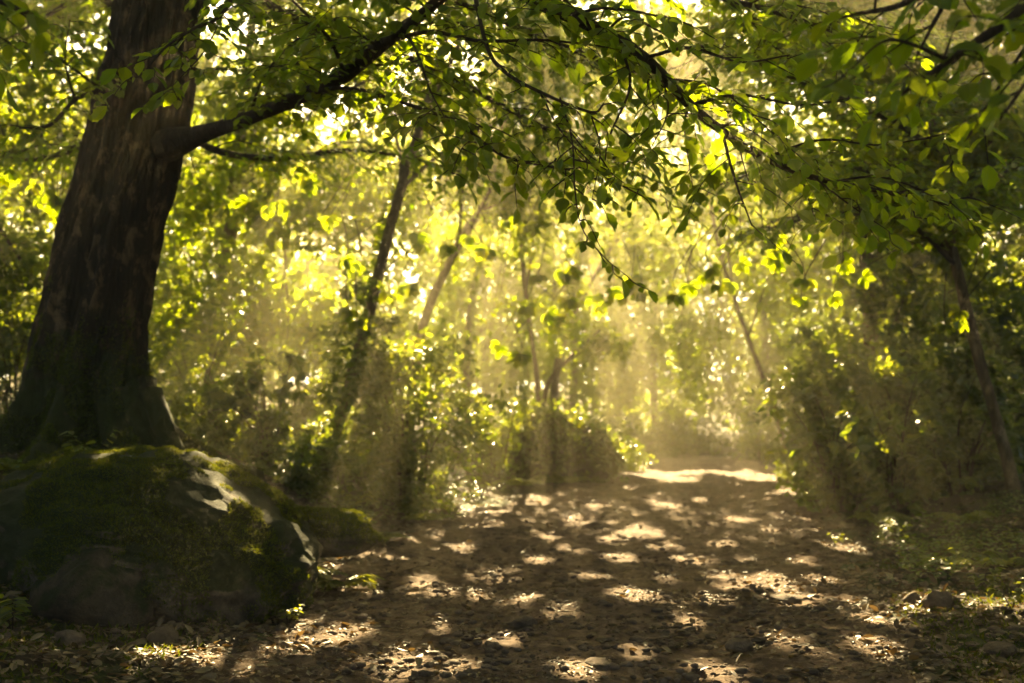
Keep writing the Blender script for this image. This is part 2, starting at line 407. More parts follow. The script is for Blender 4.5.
p = at(95, 595, 7.55)
def simple_rock(name, c, r, seed, label, cat, m=M_ROCK, sub=4, group=None, rot=0, amp=.2):
    mb = MB(); v, f = rock_mesh((0, 0, 0), r, seed, sub, 2.9, amp, 14, rot); mb.add(v, f)
    o = mb.build(name, m); o.location = c; tag(o, label, cat, group); return o
simple_rock('rock', at(98, 598, 7.80), (.42, .34, .36), 21, 'bare brown rock bulging from the shaded lower front of the mossy boulder', 'rock')
def on_ground(px, py): return ground_at(px, py)
for px, py, r, sd, lab in [(162, 641, (.10, .09, .075), 31, 'small grey stone lying below the boulder, lighter than the leaves round it'),
                           (70, 647, (.09, .08, .06), 32, 'dim stone at the far lower left of the boulder foot'),
                           (525, 626, (.14, .09, .06), 33, 'dark low stone alone in the middle of the track beside a light patch'),
                           (786, 602, (.15, .1, .05), 34, 'flat brown stone half buried in the right wheel track'),
                           (936, 606, (.12, .10, .10), 35, 'round dark stone among dead leaves on the right verge'),
                           (913, 602, (.075, .06, .06), 36, 'pale pebble beside the round dark stone on the right verge'),
                           (738, 650, (.1, .08, .045), 37, 'shallow stone in front on the track next to a round light patch'),
                           (1000, 655, (.13, .1, .05), 38, 'grey stone in the leaf litter at the right bottom corner'),
                           (600, 668, (.13, .09, .03), 39, 'flat worn stone sunk into the nearest dirt of the track')]:
    q = on_ground(px, py)
    simple_rock('stone', (q[0], q[1], hz(q[0], q[1])+r[2]*.35), r, sd, lab, 'stone', M_PEB, 3, 'loose stones on the track and verges', sd*.7)
# mossy hump beside the boulder
t = thing('mossy_rock', (-1.95, 9.7, .3), 'low mossy rock with ferns just right of the huge boulder', 'rock')
c = at(306, 515, 9.9); v, f = rock_mesh((c[0], c[1], c[2]-.16), (.66, .55, .22), 51, 4, 2.4, .3, 9); mb = MB(); mb.add(v, f); mb.build('rock', M_BOULDER, t)
moss_tufts(v, f, 9000, .03, 4, -.3, -.5).build('moss', M_MOSS, t)
# rock on the far bank
c = at(553, 455, 24); t = thing('mossy_rock', (c[0], c[1], c[2]-.5), 'dark rounded mossy rock on the bank where the track narrows', 'rock')
v, f = rock_mesh((c[0], c[1], c[2]-.05), (1.35, 1.3, .98), 57, 4, 2.15, .30, 5, .2, lambda v: np.c_[v[:, 0], v[:, 1], v[:, 2]*(1-.30*ss(-.2, 1, v[:, 0]))]); mb = MB(); mb.add(v, f); mb.build('rock', M_BOULDER, t)
moss_tufts(v, f, 26000, .08, 5, -.6, -.25).build('moss', M_MOSS, t)
nn_, aa_ = vnormals(v, f); g = np.random.default_rng(17); k = g.choice(len(f), 9000, p=aa_/aa_.sum()); P = v[f[k]].mean(1)+.15*g.standard_normal((9000, 3)); q = (fbm(P*1.1, 3, 19)+.35*nn_[k][:, 2] > .05); P = P[q]
mb = MB(); put_leaves(mb, P, norm(nn_[k][q]+.9*g.standard_normal(P.shape)), norm(np.array([0, -.2, 1])+.5*g.standard_normal(P.shape)), .12*g.uniform(.6, 1.3, len(P)), 'mid'); mb.build('foliage', M_SHRUB, t)

# ------------------------------------------------------------------ foliage
def leaf_cloud(c, r, count, size, style='palm', seed=0, clump=.45, cut=-.05, kind='mid', n_per=6, cull=True, mb=None, m=0, up=.55):
    """leaves in clusters filling an ellipsoid unevenly"""
    g = np.random.default_rng(seed); mb = mb or MB()
    k = max(1, count//n_per); P = norm(g.standard_normal((k*3, 3)))*(g.random((k*3, 1))**.42)
    P = P*np.array(r)*(1+.25*fbm(P*1.7+seed, 2, seed)[:, None])+np.array(c)
    P = P[fbm(P*clump*1.6+seed*1.7, 3, seed+9) > cut][:k]
    out = norm(P-np.array(c)+.4*g.standard_normal(P.shape)); K = len(P)
    ax = norm(out*np.array([1, 1, .3])+.6*g.standard_normal(P.shape)*np.array([1, 1, .5])-np.array([0, 0, .25]))
    nn = norm(np.array([0, 0, up])+.55*g.standard_normal(P.shape)); sd = norm(np.cross(nn, ax))
    nn = np.cross(ax, sd); sz = size*g.uniform(.55, 1.3, K)
    AP, AD, AN, AS = [], [], [], []
    for j in range(n_per):
        if style == 'palm':
            a = (j-(n_per-1)/2)*(2.5/n_per); d = ax*math.cos(a)+sd*math.sin(a)-nn*.22; base = P
            s = sz*(1-.25*abs(a)/1.3)
        else:
            side = 1 if j % 2 else -1; a = .85*side; d = ax*math.cos(a)+sd*math.sin(a); s = sz
            base = P+ax*(sz*.45*j)[:, None]-np.array([0, 0, 1])*(sz*.018*j*j)[:, None]
        d = d+.22*g.standard_normal(P.shape)
        AP.append(base+.02*g.standard_normal(P.shape)); AD.append(d); AN.append(norm(nn+.3*g.standard_normal(P.shape))); AS.append(s*g.uniform(.8, 1.15, K))
    AP, AD, AN, AS = map(np.concatenate, (AP, AD, AN, AS))
    keep = np.linalg.norm(AP-np.array([0, 0, CAM_Z]), axis=1) > 2.2
    if cull: keep &= ~open_to_sun(AP+AD*(AS*.5)[:, None], .03+.22*size)
    put_leaves(mb, AP[keep], AD[keep], AN[keep], AS[keep], kind, m)
    if cull: REC.append(np.c_[AP[keep]+AD[keep]*(AS[keep]*.5)[:, None], AS[keep]**2*.17])
    return mb, P
REC = []; BLOBS = []
def limb_to(root, start, end, r0, mat_, sag=.3, n=12, rnd=0, sides=6):
    g = np.random.default_rng(rnd); a, b = np.array(start), np.array(end); L = np.linalg.norm(b-a)
    pts = [a, a+(b-a)*.35+np.array([0, 0, sag*.2*L])+.05*L*g.standard_normal(3), a+(b-a)*.7+np.array([0, 0, sag*.18*L])+.05*L*g.standard_normal(3), b]
    mb = MB(); tube(mb, pts, [r0, r0*.75, r0*.5, r0*.22], sides, 0, .2, n, rnd)
    for q in range(3):
        s = crom(np.array(pts), 20)[8+q*4]; e = s+(b-a)*.3+.22*L*g.standard_normal(3)
        tube(mb, [s, (s+e)/2+.03*L*g.standard_normal(3), e], [r0*.4, r0*.28, r0*.1], 5, 0, 0, 7)
    return mb.build('limb', mat_, root)
def glow_sprays(mb, key, n=20, size=.2):
    for q, (px, py, y, r, k) in enumerate(GLOW):
        if k != key: continue
        c = at(px, py, y); g = np.random.default_rng(5000+q)
        for j in range(max(2, int(n*r/.36/6))):
            o = c+g.uniform(-1, 1, 3)*np.array([r*.8, r*.5, r*.35])
            tube(mb, [o, o+np.array([g.normal()*.1, .05, .25]), o+np.array([g.normal()*.25, .1, .7])], [.004, .006, .008], 4, 1, 0, 6)
            a = g.uniform(-.5, .5); ax = norm(np.array([math.sin(a), -.5, -.75])); sd = norm(np.cross(ax, [0, 1, .2])+.15*g.standard_normal(3)); nn = np.cross(ax, sd)
            th = np.linspace(-1.35, 1.35, 6)+.1*g.standard_normal(6)
            D = ax*np.cos(th)[:, None]+sd*np.sin(th)[:, None]+.12*g.standard_normal((6, 3))
            put_leaves(mb, np.repeat(o[None], 6, 0), D, norm(nn+.2*g.standard_normal((6, 3))), size*y/15*(1-.25*np.abs(th)/1.35)*g.uniform(.85, 1.15, 6), 'detail', 0)
NT = [0]
def tree(name, label, path, rad, blobs, lai=5.0, size=.13, style='palm', group=None, m=None, leaf=None, kind='mid', limbs=True, cat='tree', sides=12, glow=None, even=False):
    """path: trunk points from the ground up; blobs: crown masses (centre, radii[, density])"""
    NT[0] += 1; sd = 100+NT[0]*13
    path = [np.array(p, float) for p in path]; path[0][2] = hz(path[0][0], path[0][1])-.1
    root = thing(name, tuple(path[0]+np.array([0, 0, .1])), label, cat, group)
    mb = MB(); P = crom(np.c_[np.array(path), np.array(rad)], 26); P[0, 3] *= 1.5; P[1, 3] *= 1.18
    tube(mb, P[:, :3], P[:, 3], sides, 0, .25, None, sd); mb.build('trunk', m or M_BARK2, root)
    cr = MB()
    for q, b in enumerate(blobs):
        c, r = b[0], b[1]; dn = b[2] if len(b) > 2 else 1
        cnt = int(lai*dn*math.pi*r[0]*r[2]/(size*size*.20))
        leaf_cloud(c, r, cnt, size, style, sd+q, 1.6/max(r), -.42 if even else -.12, kind, 4 if even else 6, mb=cr)
        if limbs:
            i = int(np.clip(12+q*3, 8, 24)); s = P[i, :3]
            limb_to(root, s, np.array(c)+np.array([r[0]*.35*(1 if c[0] > s[0] else -1), 0, r[2]*.2]), max(.02, P[i, 3]*.55), m or M_BARK2, .3, 12, sd+q)
    for b in blobs: BLOBS.append((b[0], b[1], root))
    if glow: glow_sprays(cr, glow)
    if blobs: cr.build('crown', [leaf or M_LEAF, M_TWIG], root)
    return root

# --- sprays of large leaves along a bough in the near canopy
def spray(limbpts, seed, mb, every=.16, tw=(.25, .6), leaf=.085, m_leaf=0, m_twig=1, kind='detail', droop=.35, start=.1, spread=1., cull=False):
    g = np.random.default_rng(seed); P = crom(np.array(limbpts, float), 80)
    L = np.r_[0, np.cumsum(np.linalg.norm(np.diff(P, axis=0), axis=1))]; n = max(2, int(L[-1]/every))
    AP, AD, AN, AS = [], [], [], []
    for q, s in enumerate(np.linspace(L[-1]*start, L[-1], n)):
        i = min(78, np.searchsorted(L, s)); b = P[i]; T = norm(P[i+1]-P[i])
        sd = norm(np.cross(T, [0, 0, 1]))*(1 if q % 2 else -1)
        d = norm(sd*g.uniform(.5, 1.)*spread+T*g.uniform(.3, .9)+np.array([0, 0, g.uniform(-droop, .25)])); ln = g.uniform(*tw)*(1-.35*s/L[-1])
        e = b+d*ln+np.array([0, 0, -.25*ln*droop*2])
        w = crom(np.array([b, b+d*ln*.5+.02*g.standard_normal(3), e]), 8)
        tube(mb, w, np.linspace(.0045, .0018, 8), 4, m_twig)
        k = max(3, int(ln/(leaf*.55)))
        for j in range(k+1):
            f = (j+.6)/(k+.6); x = w[min(7, int(f*7))]*(1-(f*7 % 1))+w[min(7, int(f*7)+1)]*(f*7 % 1) if f < 1 else w[7]
            td = norm(w[-1]-w[0]); s2 = norm(np.cross(td, [0, 0, 1]))*(1 if j % 2 else -1)
            ld = td*.7+s2*(.85 if j < k else 0)+np.array([0, 0, -.25])+.18*g.standard_normal(3)
            AP.append(x); AD.append(ld); AN.append(norm(np.array([0, 0, 1.])+.38*g.standard_normal(3))); AS.append(leaf*g.uniform(.42, 1.32))
    AP, AD, AN, AS = np.array(AP), np.array(AD), np.array(AN), np.array(AS)
    if cull:
        k = ~open_to_sun(AP, .06) | (toG(AP)[:, 1] < 3.); AP, AD, AN, AS = AP[k], AD[k], AN[k], AS[k]
    put_leaves(mb, AP, AD, AN, AS, kind, m_leaf)

# ------------------------------------------------------------------ the big leaning tree
base = np.array([at(88, 440, 12)[0], 12.0, hz(-4.4, 12)])
big = thing('old_tree', tuple(base), 'massive leaning old tree with flared mossy roots behind the huge boulder', 'tree')
ctr = [at(82, 452, 12), at(82, 400, 12), at(92, 330, 12), at(114, 228, 12), at(137, 140, 12), at(161, 0, 12), at(175, -150, 12.2), at(180, -320, 12.6), at(176, -520, 13)]
rr = [.47, .47, .475, .47, .465, .46, .42, .36, .26]
ctr[0][2] -= .35
D = crom(np.c_[np.array(ctr), np.array(rr)], 260); SD = 180
a = np.linspace(0, 2*np.pi, SD, endpoint=False); ring = []
lob = np.random.default_rng(3); ph = np.array([0.0, 1.05, 2.2, 3.05, 3.95, 4.75, 5.5])
for p_ in D:
    hgt = max(p_[2]-base[2], -.2); lo_ = np.zeros(SD)
    for k, q in enumerate(ph):
        dd = (a-q-.12*hgt+np.pi) % (2*np.pi)-np.pi; lo_ = np.maximum(lo_, np.exp(-np.abs(dd/.21)**1.6)*(1, .8, .9, 1, .8, .9, 1)[k])
    fl = 1.75*math.exp(-max(hgt, -.2)/.40)+.26*math.exp(-max(hgt, 0)/1.6)
    r = p_[3]*(.92+fl*(.20+.80*lo_)+.10*lo_)
    pt = np.c_[p_[0]+r*np.cos(a), p_[1]+r*np.sin(a), np.full(SD, p_[2])]
    nn = fbm(np.c_[np.cos(a)*3.2, np.sin(a)*3.2, np.full(SD, p_[2]*.8)], 4, 61)*.07+fbm(np.c_[np.cos(a)*9, np.sin(a)*9, np.full(SD, p_[2]*1.8)], 3, 62)*.035-.030*np.abs(fbm(np.c_[np.cos(a)*14, np.sin(a)*14, np.full(SD, p_[2]*2.6)], 3, 63))
    nn = nn*1.5+.03*np.clip(noise(np.c_[np.cos(a)*6, np.sin(a)*6, np.full(SD, p_[2]*3.1)], 66)-.2, 0, 1); pt[:, 0] += nn*np.cos(a); pt[:, 1] += nn*np.sin(a); ring.append(pt)
i = np.arange(len(D)-1)[:, None]*SD; j = np.arange(SD)[None]; j2 = (j+1) % SD
mb = MB(); mb.add(np.array(ring).reshape(-1, 3), np.stack([i+j, i+j2, i+SD+j2, i+SD+j], -1).reshape(-1, 4))
tq = mb.f[0][0]; tv_ = mb.v[0]; mb.build('trunk', M_BARK, big)
tf_ = np.vstack([tq[:, :3], tq[:, [0, 2, 3]]]); tz_ = tv_[tf_[:, 0], 2]-base[2]; tf_ = tf_[tz_ < .75+.9*fbm(tv_[tf_[:, 0]]*1.7, 3, 44)+.5*rng.random(len(tf_))**2]
moss_tufts(tv_, tf_, 70000, .035, 9, -.9, -.05, 2.4).build('moss', M_MOSS, big)
g = np.random.default_rng(12)
for k, (p1, p2, p3, r0) in enumerate([((140, 385), (163, 418), (197, 446), .13), ((128, 395), (150, 428), (166, 452), .12), ((108, 405), (118, 436), (128, 460), .11),
                                      ((150, 392), (185, 425), (232, 447), .09)]):
    yy = 11.75-.08*k
    A = at(*p1, yy); B = at(*p2, yy-.35); E = at(*p3, yy-.6); E2 = E+(E-B)*.8
    for q in (B, E, E2): q[2] = max(min(q[2], hz(q[0], q[1])+.12), hz(q[0], q[1])-.02)
    E2[2] = hz(E2[0], E2[1])-.12
    mb = MB(); tube(mb, [A, B, E, E2], [r0*1.25, r0, r0*.7, r0*.35], 10, 0, .3, 22, k); mb.build('root', M_BARK, big)
def bough(root, pts, r, leafargs, m=M_TWIG, rough=.12):
    mb = MB(); tube(mb, pts, r, 8, 0, rough, 30, 1); o = mb.build('limb', m, root)
    for args in leafargs:
        pass
    return o
def boughs(root, pts, r, seed, twigs=(), leaf=.085, every=.16, tw=(.25, .6), start=.15, kind='detail', mleaf=None, main=True, droop=.35):
    """a limb with its side branches, and the leaves they carry as its sub-part"""
    mb = MB(); tube(mb, pts, r, 8, 0, .12, 34, seed)
    fo = MB()
    if main: spray(pts, seed, fo, every, tw, leaf, 0, 1, kind, droop, start, cull=True)
    for q, (tp, tr) in enumerate(twigs):
        tube(mb, tp, np.linspace(tr, tr*.3, len(tp)), 6, 0, .1, 20, seed+q)
        spray(tp, seed+50+q, fo, every, tw, leaf, 0, 1, kind, droop, .05, cull=True)
    o = mb.build('limb', M_TWIG, root)
    fo.build('foliage', [mleaf or M_NEAR, M_TWIG], o)
    return o
T_ = lambda pts: [at(*p) for p in pts]
def sides(pts, step, ln, seed, up=.0, r=.009, start=.12):
    g = np.random.default_rng(seed); P = crom(np.array(pts, float), 60); Ls = np.r_[0, np.cumsum(np.linalg.norm(np.diff(P, axis=0), axis=1))]; out = []
    for q, d in enumerate(np.arange(Ls[-1]*start, Ls[-1], step)):
        i = min(57, np.searchsorted(Ls, d)); T = norm(P[i+2]-P[i]); S = norm(np.cross(T, [0, 0, 1]))*(1 if q % 2 else -1); l = g.uniform(*ln)*(1-.4*d/Ls[-1])
        D = norm(S*.85+T*.55+np.array([0, 0, up+g.uniform(-.12, .18)])); b = P[i]
        out.append(([b, b+D*l*.5+np.array([0, 0, .03]), b+D*l+T*.15*l-np.array([0, 0, .14*l])], r))
    return out
# the limb that leaves the trunk to the right
boughs(big, T_([(165, 146, 11.8), (205, 133, 11.2), (250, 117, 10.4), (300, 97, 9.6), (345, 75, 8.9), (385, 42, 8.2), (425, 12, 7.6), (470, -30, 7)]), [.19, .092, .072, .066, .06, .05, .04, .03], 11,
       [(T_([(300, 97, 9.6), (345, 88, 8.8), (410, 105, 8.2), (460, 125, 7.7), (505, 157, 7.3), (570, 170, 7)]), .02),
        (T_([(385, 42, 8.2), (430, 32, 7.6), (480, 41, 7.2), (540, 40, 6.8), (600, 46, 6.5)]), .018),
        (T_([(345, 75, 8.9), (330, 40, 8.2), (300, 8, 7.5), (270, -20, 7)]), .018),
        (T_([(250, 117, 10.4), (262, 80, 9.8), (290, 45, 9.2), (330, 20, 8.6)]), .016),
        (T_([(410, 38, 7.8), (420, 60, 7.4), (430, 90, 7.1), (445, 118, 6.9)]), .012)]+sides(T_([(250, 117, 10.4), (300, 97, 9.6), (345, 75, 8.9), (385, 42, 8.2), (425, 12, 7.6)]), .42, (.8, 1.5), 71)+sides(T_([(345, 88, 8.8), (410, 105, 8.2), (460, 125, 7.7), (505, 157, 7.3), (570, 170, 7)]), .32, (.4, .9), 72, 0, .006), .118, .13, (.25, .6), .3)
# the hanging spray in focus
boughs(big, T_([(470, -30, 7), (486, 44, 6.6), (505, 72, 6.3), (540, 92, 6.1), (590, 112, 5.9), (604, 104, 5.8)]), [.016, .012, .011, .009, .007, .005], 13,
       [(T_([(560, 98, 6), (572, 140, 5.8), (575, 190, 5.6), (582, 228, 5.5), (604, 257, 5.4), (628, 277, 5.35)]), .006),
        (T_([(540, 92, 6.1), (560, 130, 5.9), (588, 160, 5.75), (612, 182, 5.6), (640, 190, 5.5)]), .005),
        (T_([(590, 112, 5.9), (600, 150, 5.8), (592, 200, 5.7)]), .005)], .078, .10, (.10, .26), .1)
# the long bough coming down from above to the right
boughs(big, T_([(172, -170, 12), (300, -190, 9.5), (430, -70, 7.4), (520, -8, 6.9), (600, 30, 6.7), (645, 58, 6.7), (690, 105, 6.8), (722, 131, 6.9), (765, 158, 7), (815, 178, 7.1), (890, 193, 7.3), (965, 208, 7.5)]),
       [.15, .10, .06, .045, .036, .034, .032, .028, .024, .02, .014, .006], 17,
       [(T_([(722, 131, 6.9), (735, 180, 6.7), (752, 226, 6.5)]), .012), (T_([(600, 30, 6.7), (572, 8, 6.5), (556, -14, 6.3)]), .02),
        (T_([(645, 58, 6.7), (690, 48, 6.4), (740, 62, 6.1), (790, 55, 5.9)]), .012), (T_([(690, 105, 6.8), (740, 95, 6.4), (800, 105, 6.2), (850, 98, 6)]), .012),
        (T_([(765, 158, 7), (820, 140, 6.7), (880, 145, 6.4), (940, 135, 6.2)]), .01), (T_([(815, 178, 7.1), (850, 205, 7), (890, 232, 6.9)]), .008),
        (T_([(620, 42, 6.7), (630, 85, 6.5), (612, 130, 6.3), (606, 150, 6.3)]), .010), (T_([(660, 70, 6.7), (668, 110, 6.5), (650, 150, 6.3)]), .008),
        (T_([(520, -8, 6.9), (560, 14, 6.4), (610, 8, 6.1), (680, 20, 5.8)]), .014)]+sides(T_([(520, -8, 6.9), (600, 30, 6.7), (645, 58, 6.7), (690, 105, 6.8), (722, 131, 6.9), (765, 158, 7), (815, 178, 7.1), (890, 193, 7.3), (965, 208, 7.5)]), .22, (.45, 1.0), 73), .118, .13, (.22, .55), .25)
# boughs to the left of and in front of the trunk
boughs(big, T_([(120, 60, 11.7), (100, 88, 11), (75, 100, 10.4), (50, 125, 9.8), (20, 128, 9.3)]), [.04, .024, .02, .016, .01], 19,
       [(T_([(100, 88, 11), (60, 60, 10), (20, 40, 9)]), .014), (T_([(75, 100, 10.4), (65, 60, 9.8), (70, 20, 9)]), .012)], .10, .16, (.25, .6))
boughs(big, T_([(260, -60, 8), (225, 10, 7), (195, 28, 6.4), (165, 48, 6.1), (140, 78, 5.9)]), [.02, .012, .009, .007, .004], 23,
       [(T_([(225, 10, 7), (205, 50, 6.5), (180, 78, 6.2), (160, 98, 6)]), .005)], .10, .13, (.15, .34))
# further boughs spreading over the track behind those
for q, (pts, r0) in enumerate([([(178, -120, 12), (240, -20, 11.6), (320, 30, 11), (420, 62, 10.5), (510, 110, 10), (590, 150, 9.6), (640, 165, 9.4)], .05),
                   ([(178, -160, 12), (260, -90, 12), (380, -30, 11.5), (500, 20, 11), (600, 60, 10.5), (680, 85, 10), (740, 100, 9.8)], .06),
                   ([(150, 110, 12), (215, 150, 12.6), (280, 158, 13), (350, 150, 13.3), (420, 160, 13.5), (480, 178, 13.6)], .05),
                   ([(110, 130, 12.2), (70, 150, 13), (30, 160, 13.4), (-20, 150, 13.6)], .05),
                   ([(130, 20, 12), (90, -5, 12.8), (40, 20, 13.2), (-10, 50, 13.6)], .05),
                   ([(182, -220, 12.4), (330, -190, 11), (480, -110, 9.6), (600, -50, 9), (700, -10, 8.6), (800, 20, 8.4), (880, 50, 8.2)], .07)]):
    P3 = T_(pts); boughs(big, P3, list(np.linspace(r0, .006, len(P3))), 500+q*7, sides(P3, .3, (.6, 1.4), 80+q), .118, .12, (.25, .6), .2, 'mid')
# the high crown of the big tree (mostly above the picture, spread there to block light)
limb_to(big, D[225, :3], np.array([-1.5, 14, 9.5]), .16, M_BARK, .3, 14, 5)
limb_to(big, D[232, :3], np.array([-7, 13, 9.5]), .16, M_BARK, .3, 14, 6)
limb_to(big, D[243, :3], np.array([-3, 9, 11]), .14, M_BARK, .3, 14, 7)
cr = MB()
for q, (c, r, n) in enumerate([((-1.6, 13.5, 9.6), (3.4, 3, 1.8), 20000), ((-6.8, 13, 9.2), (3.6, 3.2, 2.2), 20000), ((-3.2, 9.5, 11), (3.5, 3, 2), 20000), ((1.8, 12.5, 9.2), (3.2, 3, 1.5), 18000), ((-3.6, 15, 12), (4, 3.5, 2.2), 20000)]):
    leaf_cloud(c, r, n, .2, 'palm', 300+q, .5, -.12, 'mid', mb=cr); BLOBS.append((c, r, big))
glow_sprays(cr, 'old')
cr.build('crown', [M_LEAF, M_TWIG], big)

# --- branches of trees that stand outside the picture, hanging into its top corners
def side_tree(label, trunk, rad, bl, seed, blobs=()):
    trunk = [np.array(p, float) for p in trunk]; trunk[0][2] = hz(trunk[0][0], trunk[0][1])-.1
    root = thing('tree', tuple(trunk[0]+np.array([0, 0, .1])), label, 'tree')
    mb = MB(); tube(mb, trunk, rad, 14, 0, .25, 24, seed); mb.build('trunk', M_BARK, root)
    for q, (pts, r, tw) in enumerate(bl): boughs(root, pts, r, seed+q*3, tw, .105, .13, (.2, .5), .3)
    if blobs:
        cr = MB()
        for q, (c, r, n) in enumerate(blobs): leaf_cloud(c, r, n, .2, 'palm', seed+70+q, .5, -.12, 'mid', mb=cr); BLOBS.append((c, r, root))
        cr.build('crown', M_LEAF, root)  # unseen leaf masses, added only to keep skylight out
    return root
side_tree('dark out-of-focus leafy boughs hanging into the top right corner, close in front', [(3.4, 3.6, 0), (3.3, 3.7, 2), (3.0, 3.9, 4.5), (2.8, 4, 8)], [.22, .18, .15, .1],
    [([np.array([3.2, 3.8, 3.0]), at(1090, -30, 3.9), at(1010, 20, 3.8), at(950, 60, 3.7), at(900, 95, 3.7)], [.05, .03, .02, .012, .006], [([at(1090, -30, 3.9), at(1040, 60, 3.6), at(1000, 120, 3.5)], .012), ([at(950, 60, 3.7), at(890, 40, 3.6), at(850, 70, 3.6)], .008), ([at(1060, 0, 3.9), at(1010, 70, 4.2), at(960, 150, 4.4)], .01)]),
     ([np.array([3.1, 3.9, 3.8]), at(1020, -60, 4), at(960, -25, 4), at(900, 5, 4), at(850, 15, 4)], [.05, .03, .02, .012, .006], [([at(960, -25, 4), at(930, 30, 3.9), at(915, 60, 3.8)], .01)])], 401,
    [((3.2, 6, 8.5), (3.5, 3.5, 1.6), 14000), ((4.5, .5, 8), (4.5, 4.5, 1.6), 9000), ((6.5, 8.5, 8.8), (4, 4, 1.6), 15000), ((8.5, 3, 4.6), (2.6, 6, 4), 14000), ((5, -9, 4.5), (6, 2.2, 4), 16000), ((10.5, 12, 4.5), (2.5, 4, 4.5), 14000), ((0, 1, 10), (6, 6, 1.2), 20000), ((11, -3, 5), (2.5, 7, 5), 14000)])  # unseen masses overhead, right and behind the camera, added to block skylight
side_tree('black leafy bough tips hanging into the top left corner, close in front', [(-3.3, 3.2, 0), (-3.2, 3.4, 2), (-2.9, 3.7, 4.5), (-2.8, 4, 8)], [.2, .17, .14, .09],
    [([np.array([-3.1, 3.5, 3.1]), at(-70, -40, 4), at(-10, -5, 4), at(30, 15, 4)], [.05, .025, .014, .006], [([at(-70, -40, 4), at(-30, 20, 4), at(5, 40, 4)], .01)])], 431,
    [((-3, 6, 8.6), (3.5, 3.5, 1.6), 14000), ((0, 7.5, 9.4), (3.4, 3.4, 1.4), 12000), ((-4.5, 0, 8), (4.5, 4.5, 1.6), 9000), ((0, -3.5, 8.2), (4.5, 4, 1.5), 8000), ((-8.5, 4, 4.8), (2.6, 6.5, 4), 15000), ((-5, -9, 4.5), (6, 2.2, 4), 16000), ((-10.5, 11, 4.8), (2.5, 4, 4.5), 14000), ((-4, 4, 11), (7, 7, 1.2), 20000), ((-11, -3, 5), (2.5, 7, 5), 14000)])  # likewise unseen: leaf masses added above, left and behind against skylight

# ------------------------------------------------------------------ standing trees
tree('leaning_tree', 'dim leaning trunk behind the shrub, right of the massive old tree', [at(338, 440, 19), at(352, 380, 19), at(375, 290, 19), at(392, 220, 19), at(410, 160, 19.3), at(440, 60, 20), at(460, -40, 21)], [.12, .108, .098, .09, .085, .07, .045],
     [((-2.2, 22, 8.3), (3., 2., 3.2)), ((.2, 22.5, 7.6), (2.2, 1.6, 2.4), .8), ((-1.5, 23.5, 12.6), (4.2, 2.4, 1.8), .7), ((-3.6, 19.5, 5.4), (1.6, 1.3, 1.1), .8)], lai=3.4, even=True, glow='lean')  # mass above the frame added to block sun on the near ground
tree('forked_tree', 'slender tree leaning right in the haze with a bent side branch', [at(405, 440, 23), at(418, 350, 23), at(432, 300, 23), at(458, 246, 23), at(490, 190, 23.4), at(510, 90, 24)], [.11, .10, .09, .08, .07, .04],
     [((-.6, 24.5, 6.2), (1.8, 1.2, 1.4)), ((.2, 25.5, 9.5), (2.4, 1.6, 2.6))], lai=3.4, even=True)
tree('slender_tree', 'thin upright tree rising behind the dark mossy rock on the bank', [at(541, 425, 26.5), at(537, 380, 26.5), at(529, 320, 26.7), at(522, 250, 26.9), at(520, 150, 27.2), at(530, 20, 27.5)], [.075, .065, .06, .055, .05, .035],
     [((.6, 26, 7.9), (2.6, 1.6, 2.4)), ((.9, 26.5, 11), (3, 1.8, 2.0), .8), ((.9, 27.5, 14.6), (4.2, 2.4, 1.8), .7), (tuple(at(535, 318, 25)), (1.1, .6, .45), .8), (tuple(at(500, 350, 24)), (.7, .5, .35), .8)], lai=3.4, even=True, glow='thin')  # highest mass is out of view, added as a sun blocker
tree('small_tree', 'small crooked tree leaning out between the thin upright tree and the track', [at(540, 430, 26.5), at(545, 395, 26.5), at(556, 372, 26.5), at(578, 350, 26.5), at(600, 330, 26.7)], [.07, .06, .05, .035, .02],
     [(tuple(at(590, 345, 26.5)), (1.1, .8, .6), .9)], size=.11)
POLE = tree('pole_tree', 'slim pale-barked tree on the right verge, leaning left into the canopy', [at(1016, 505, 16), at(1006, 455, 16), at(985, 380, 16), at(962, 290, 16), at(942, 200, 16), at(930, 100, 16.2), at(915, -60, 16.6)], [.10, .088, .08, .076, .07, .06, .04],
     [((6.0, 16, 4.75), (2.2, 1.2, .75), 1.), ((7.2, 16.5, 6.2), (2.6, 1.8, 1.6), 1.), ((4.2, 15.5, 4.6), (1.2, .8, .5), .9), ((5.6, 17, 7.8), (2.8, 2, 1.6), 1)], size=.13, glow='pole')
for q, (pts, r0) in enumerate([([(942, 200, 16), (900, 180, 14.5), (840, 165, 13.2), (780, 165, 12.2), (720, 185, 11.6)], .045), ([(936, 150, 16), (890, 120, 14), (820, 90, 12.5), (750, 60, 11.4), (700, 45, 10.8)], .045),
                   ([(948, 225, 16), (975, 190, 14.5), (1010, 170, 13), (1060, 160, 12)], .04), ([(932, 110, 16.2), (960, 90, 14), (1000, 80, 12), (1060, 60, 10.6)], .04), ([(930, 60, 16.2), (900, 40, 13.6), (850, 30, 11.8), (800, 20, 10.6), (740, 20, 9.8)], .045),
                   ([(955, 265, 16), (910, 225, 15), (860, 215, 14.2), (800, 220, 13.6), (750, 235, 13.2)], .035)]):
    P3 = T_(pts); boughs(POLE, P3, list(np.linspace(r0, .006, len(P3))), 560+q*7, sides(P3, .28, (.6, 1.3), 90+q), .118, .12, (.25, .6), .1, 'mid')
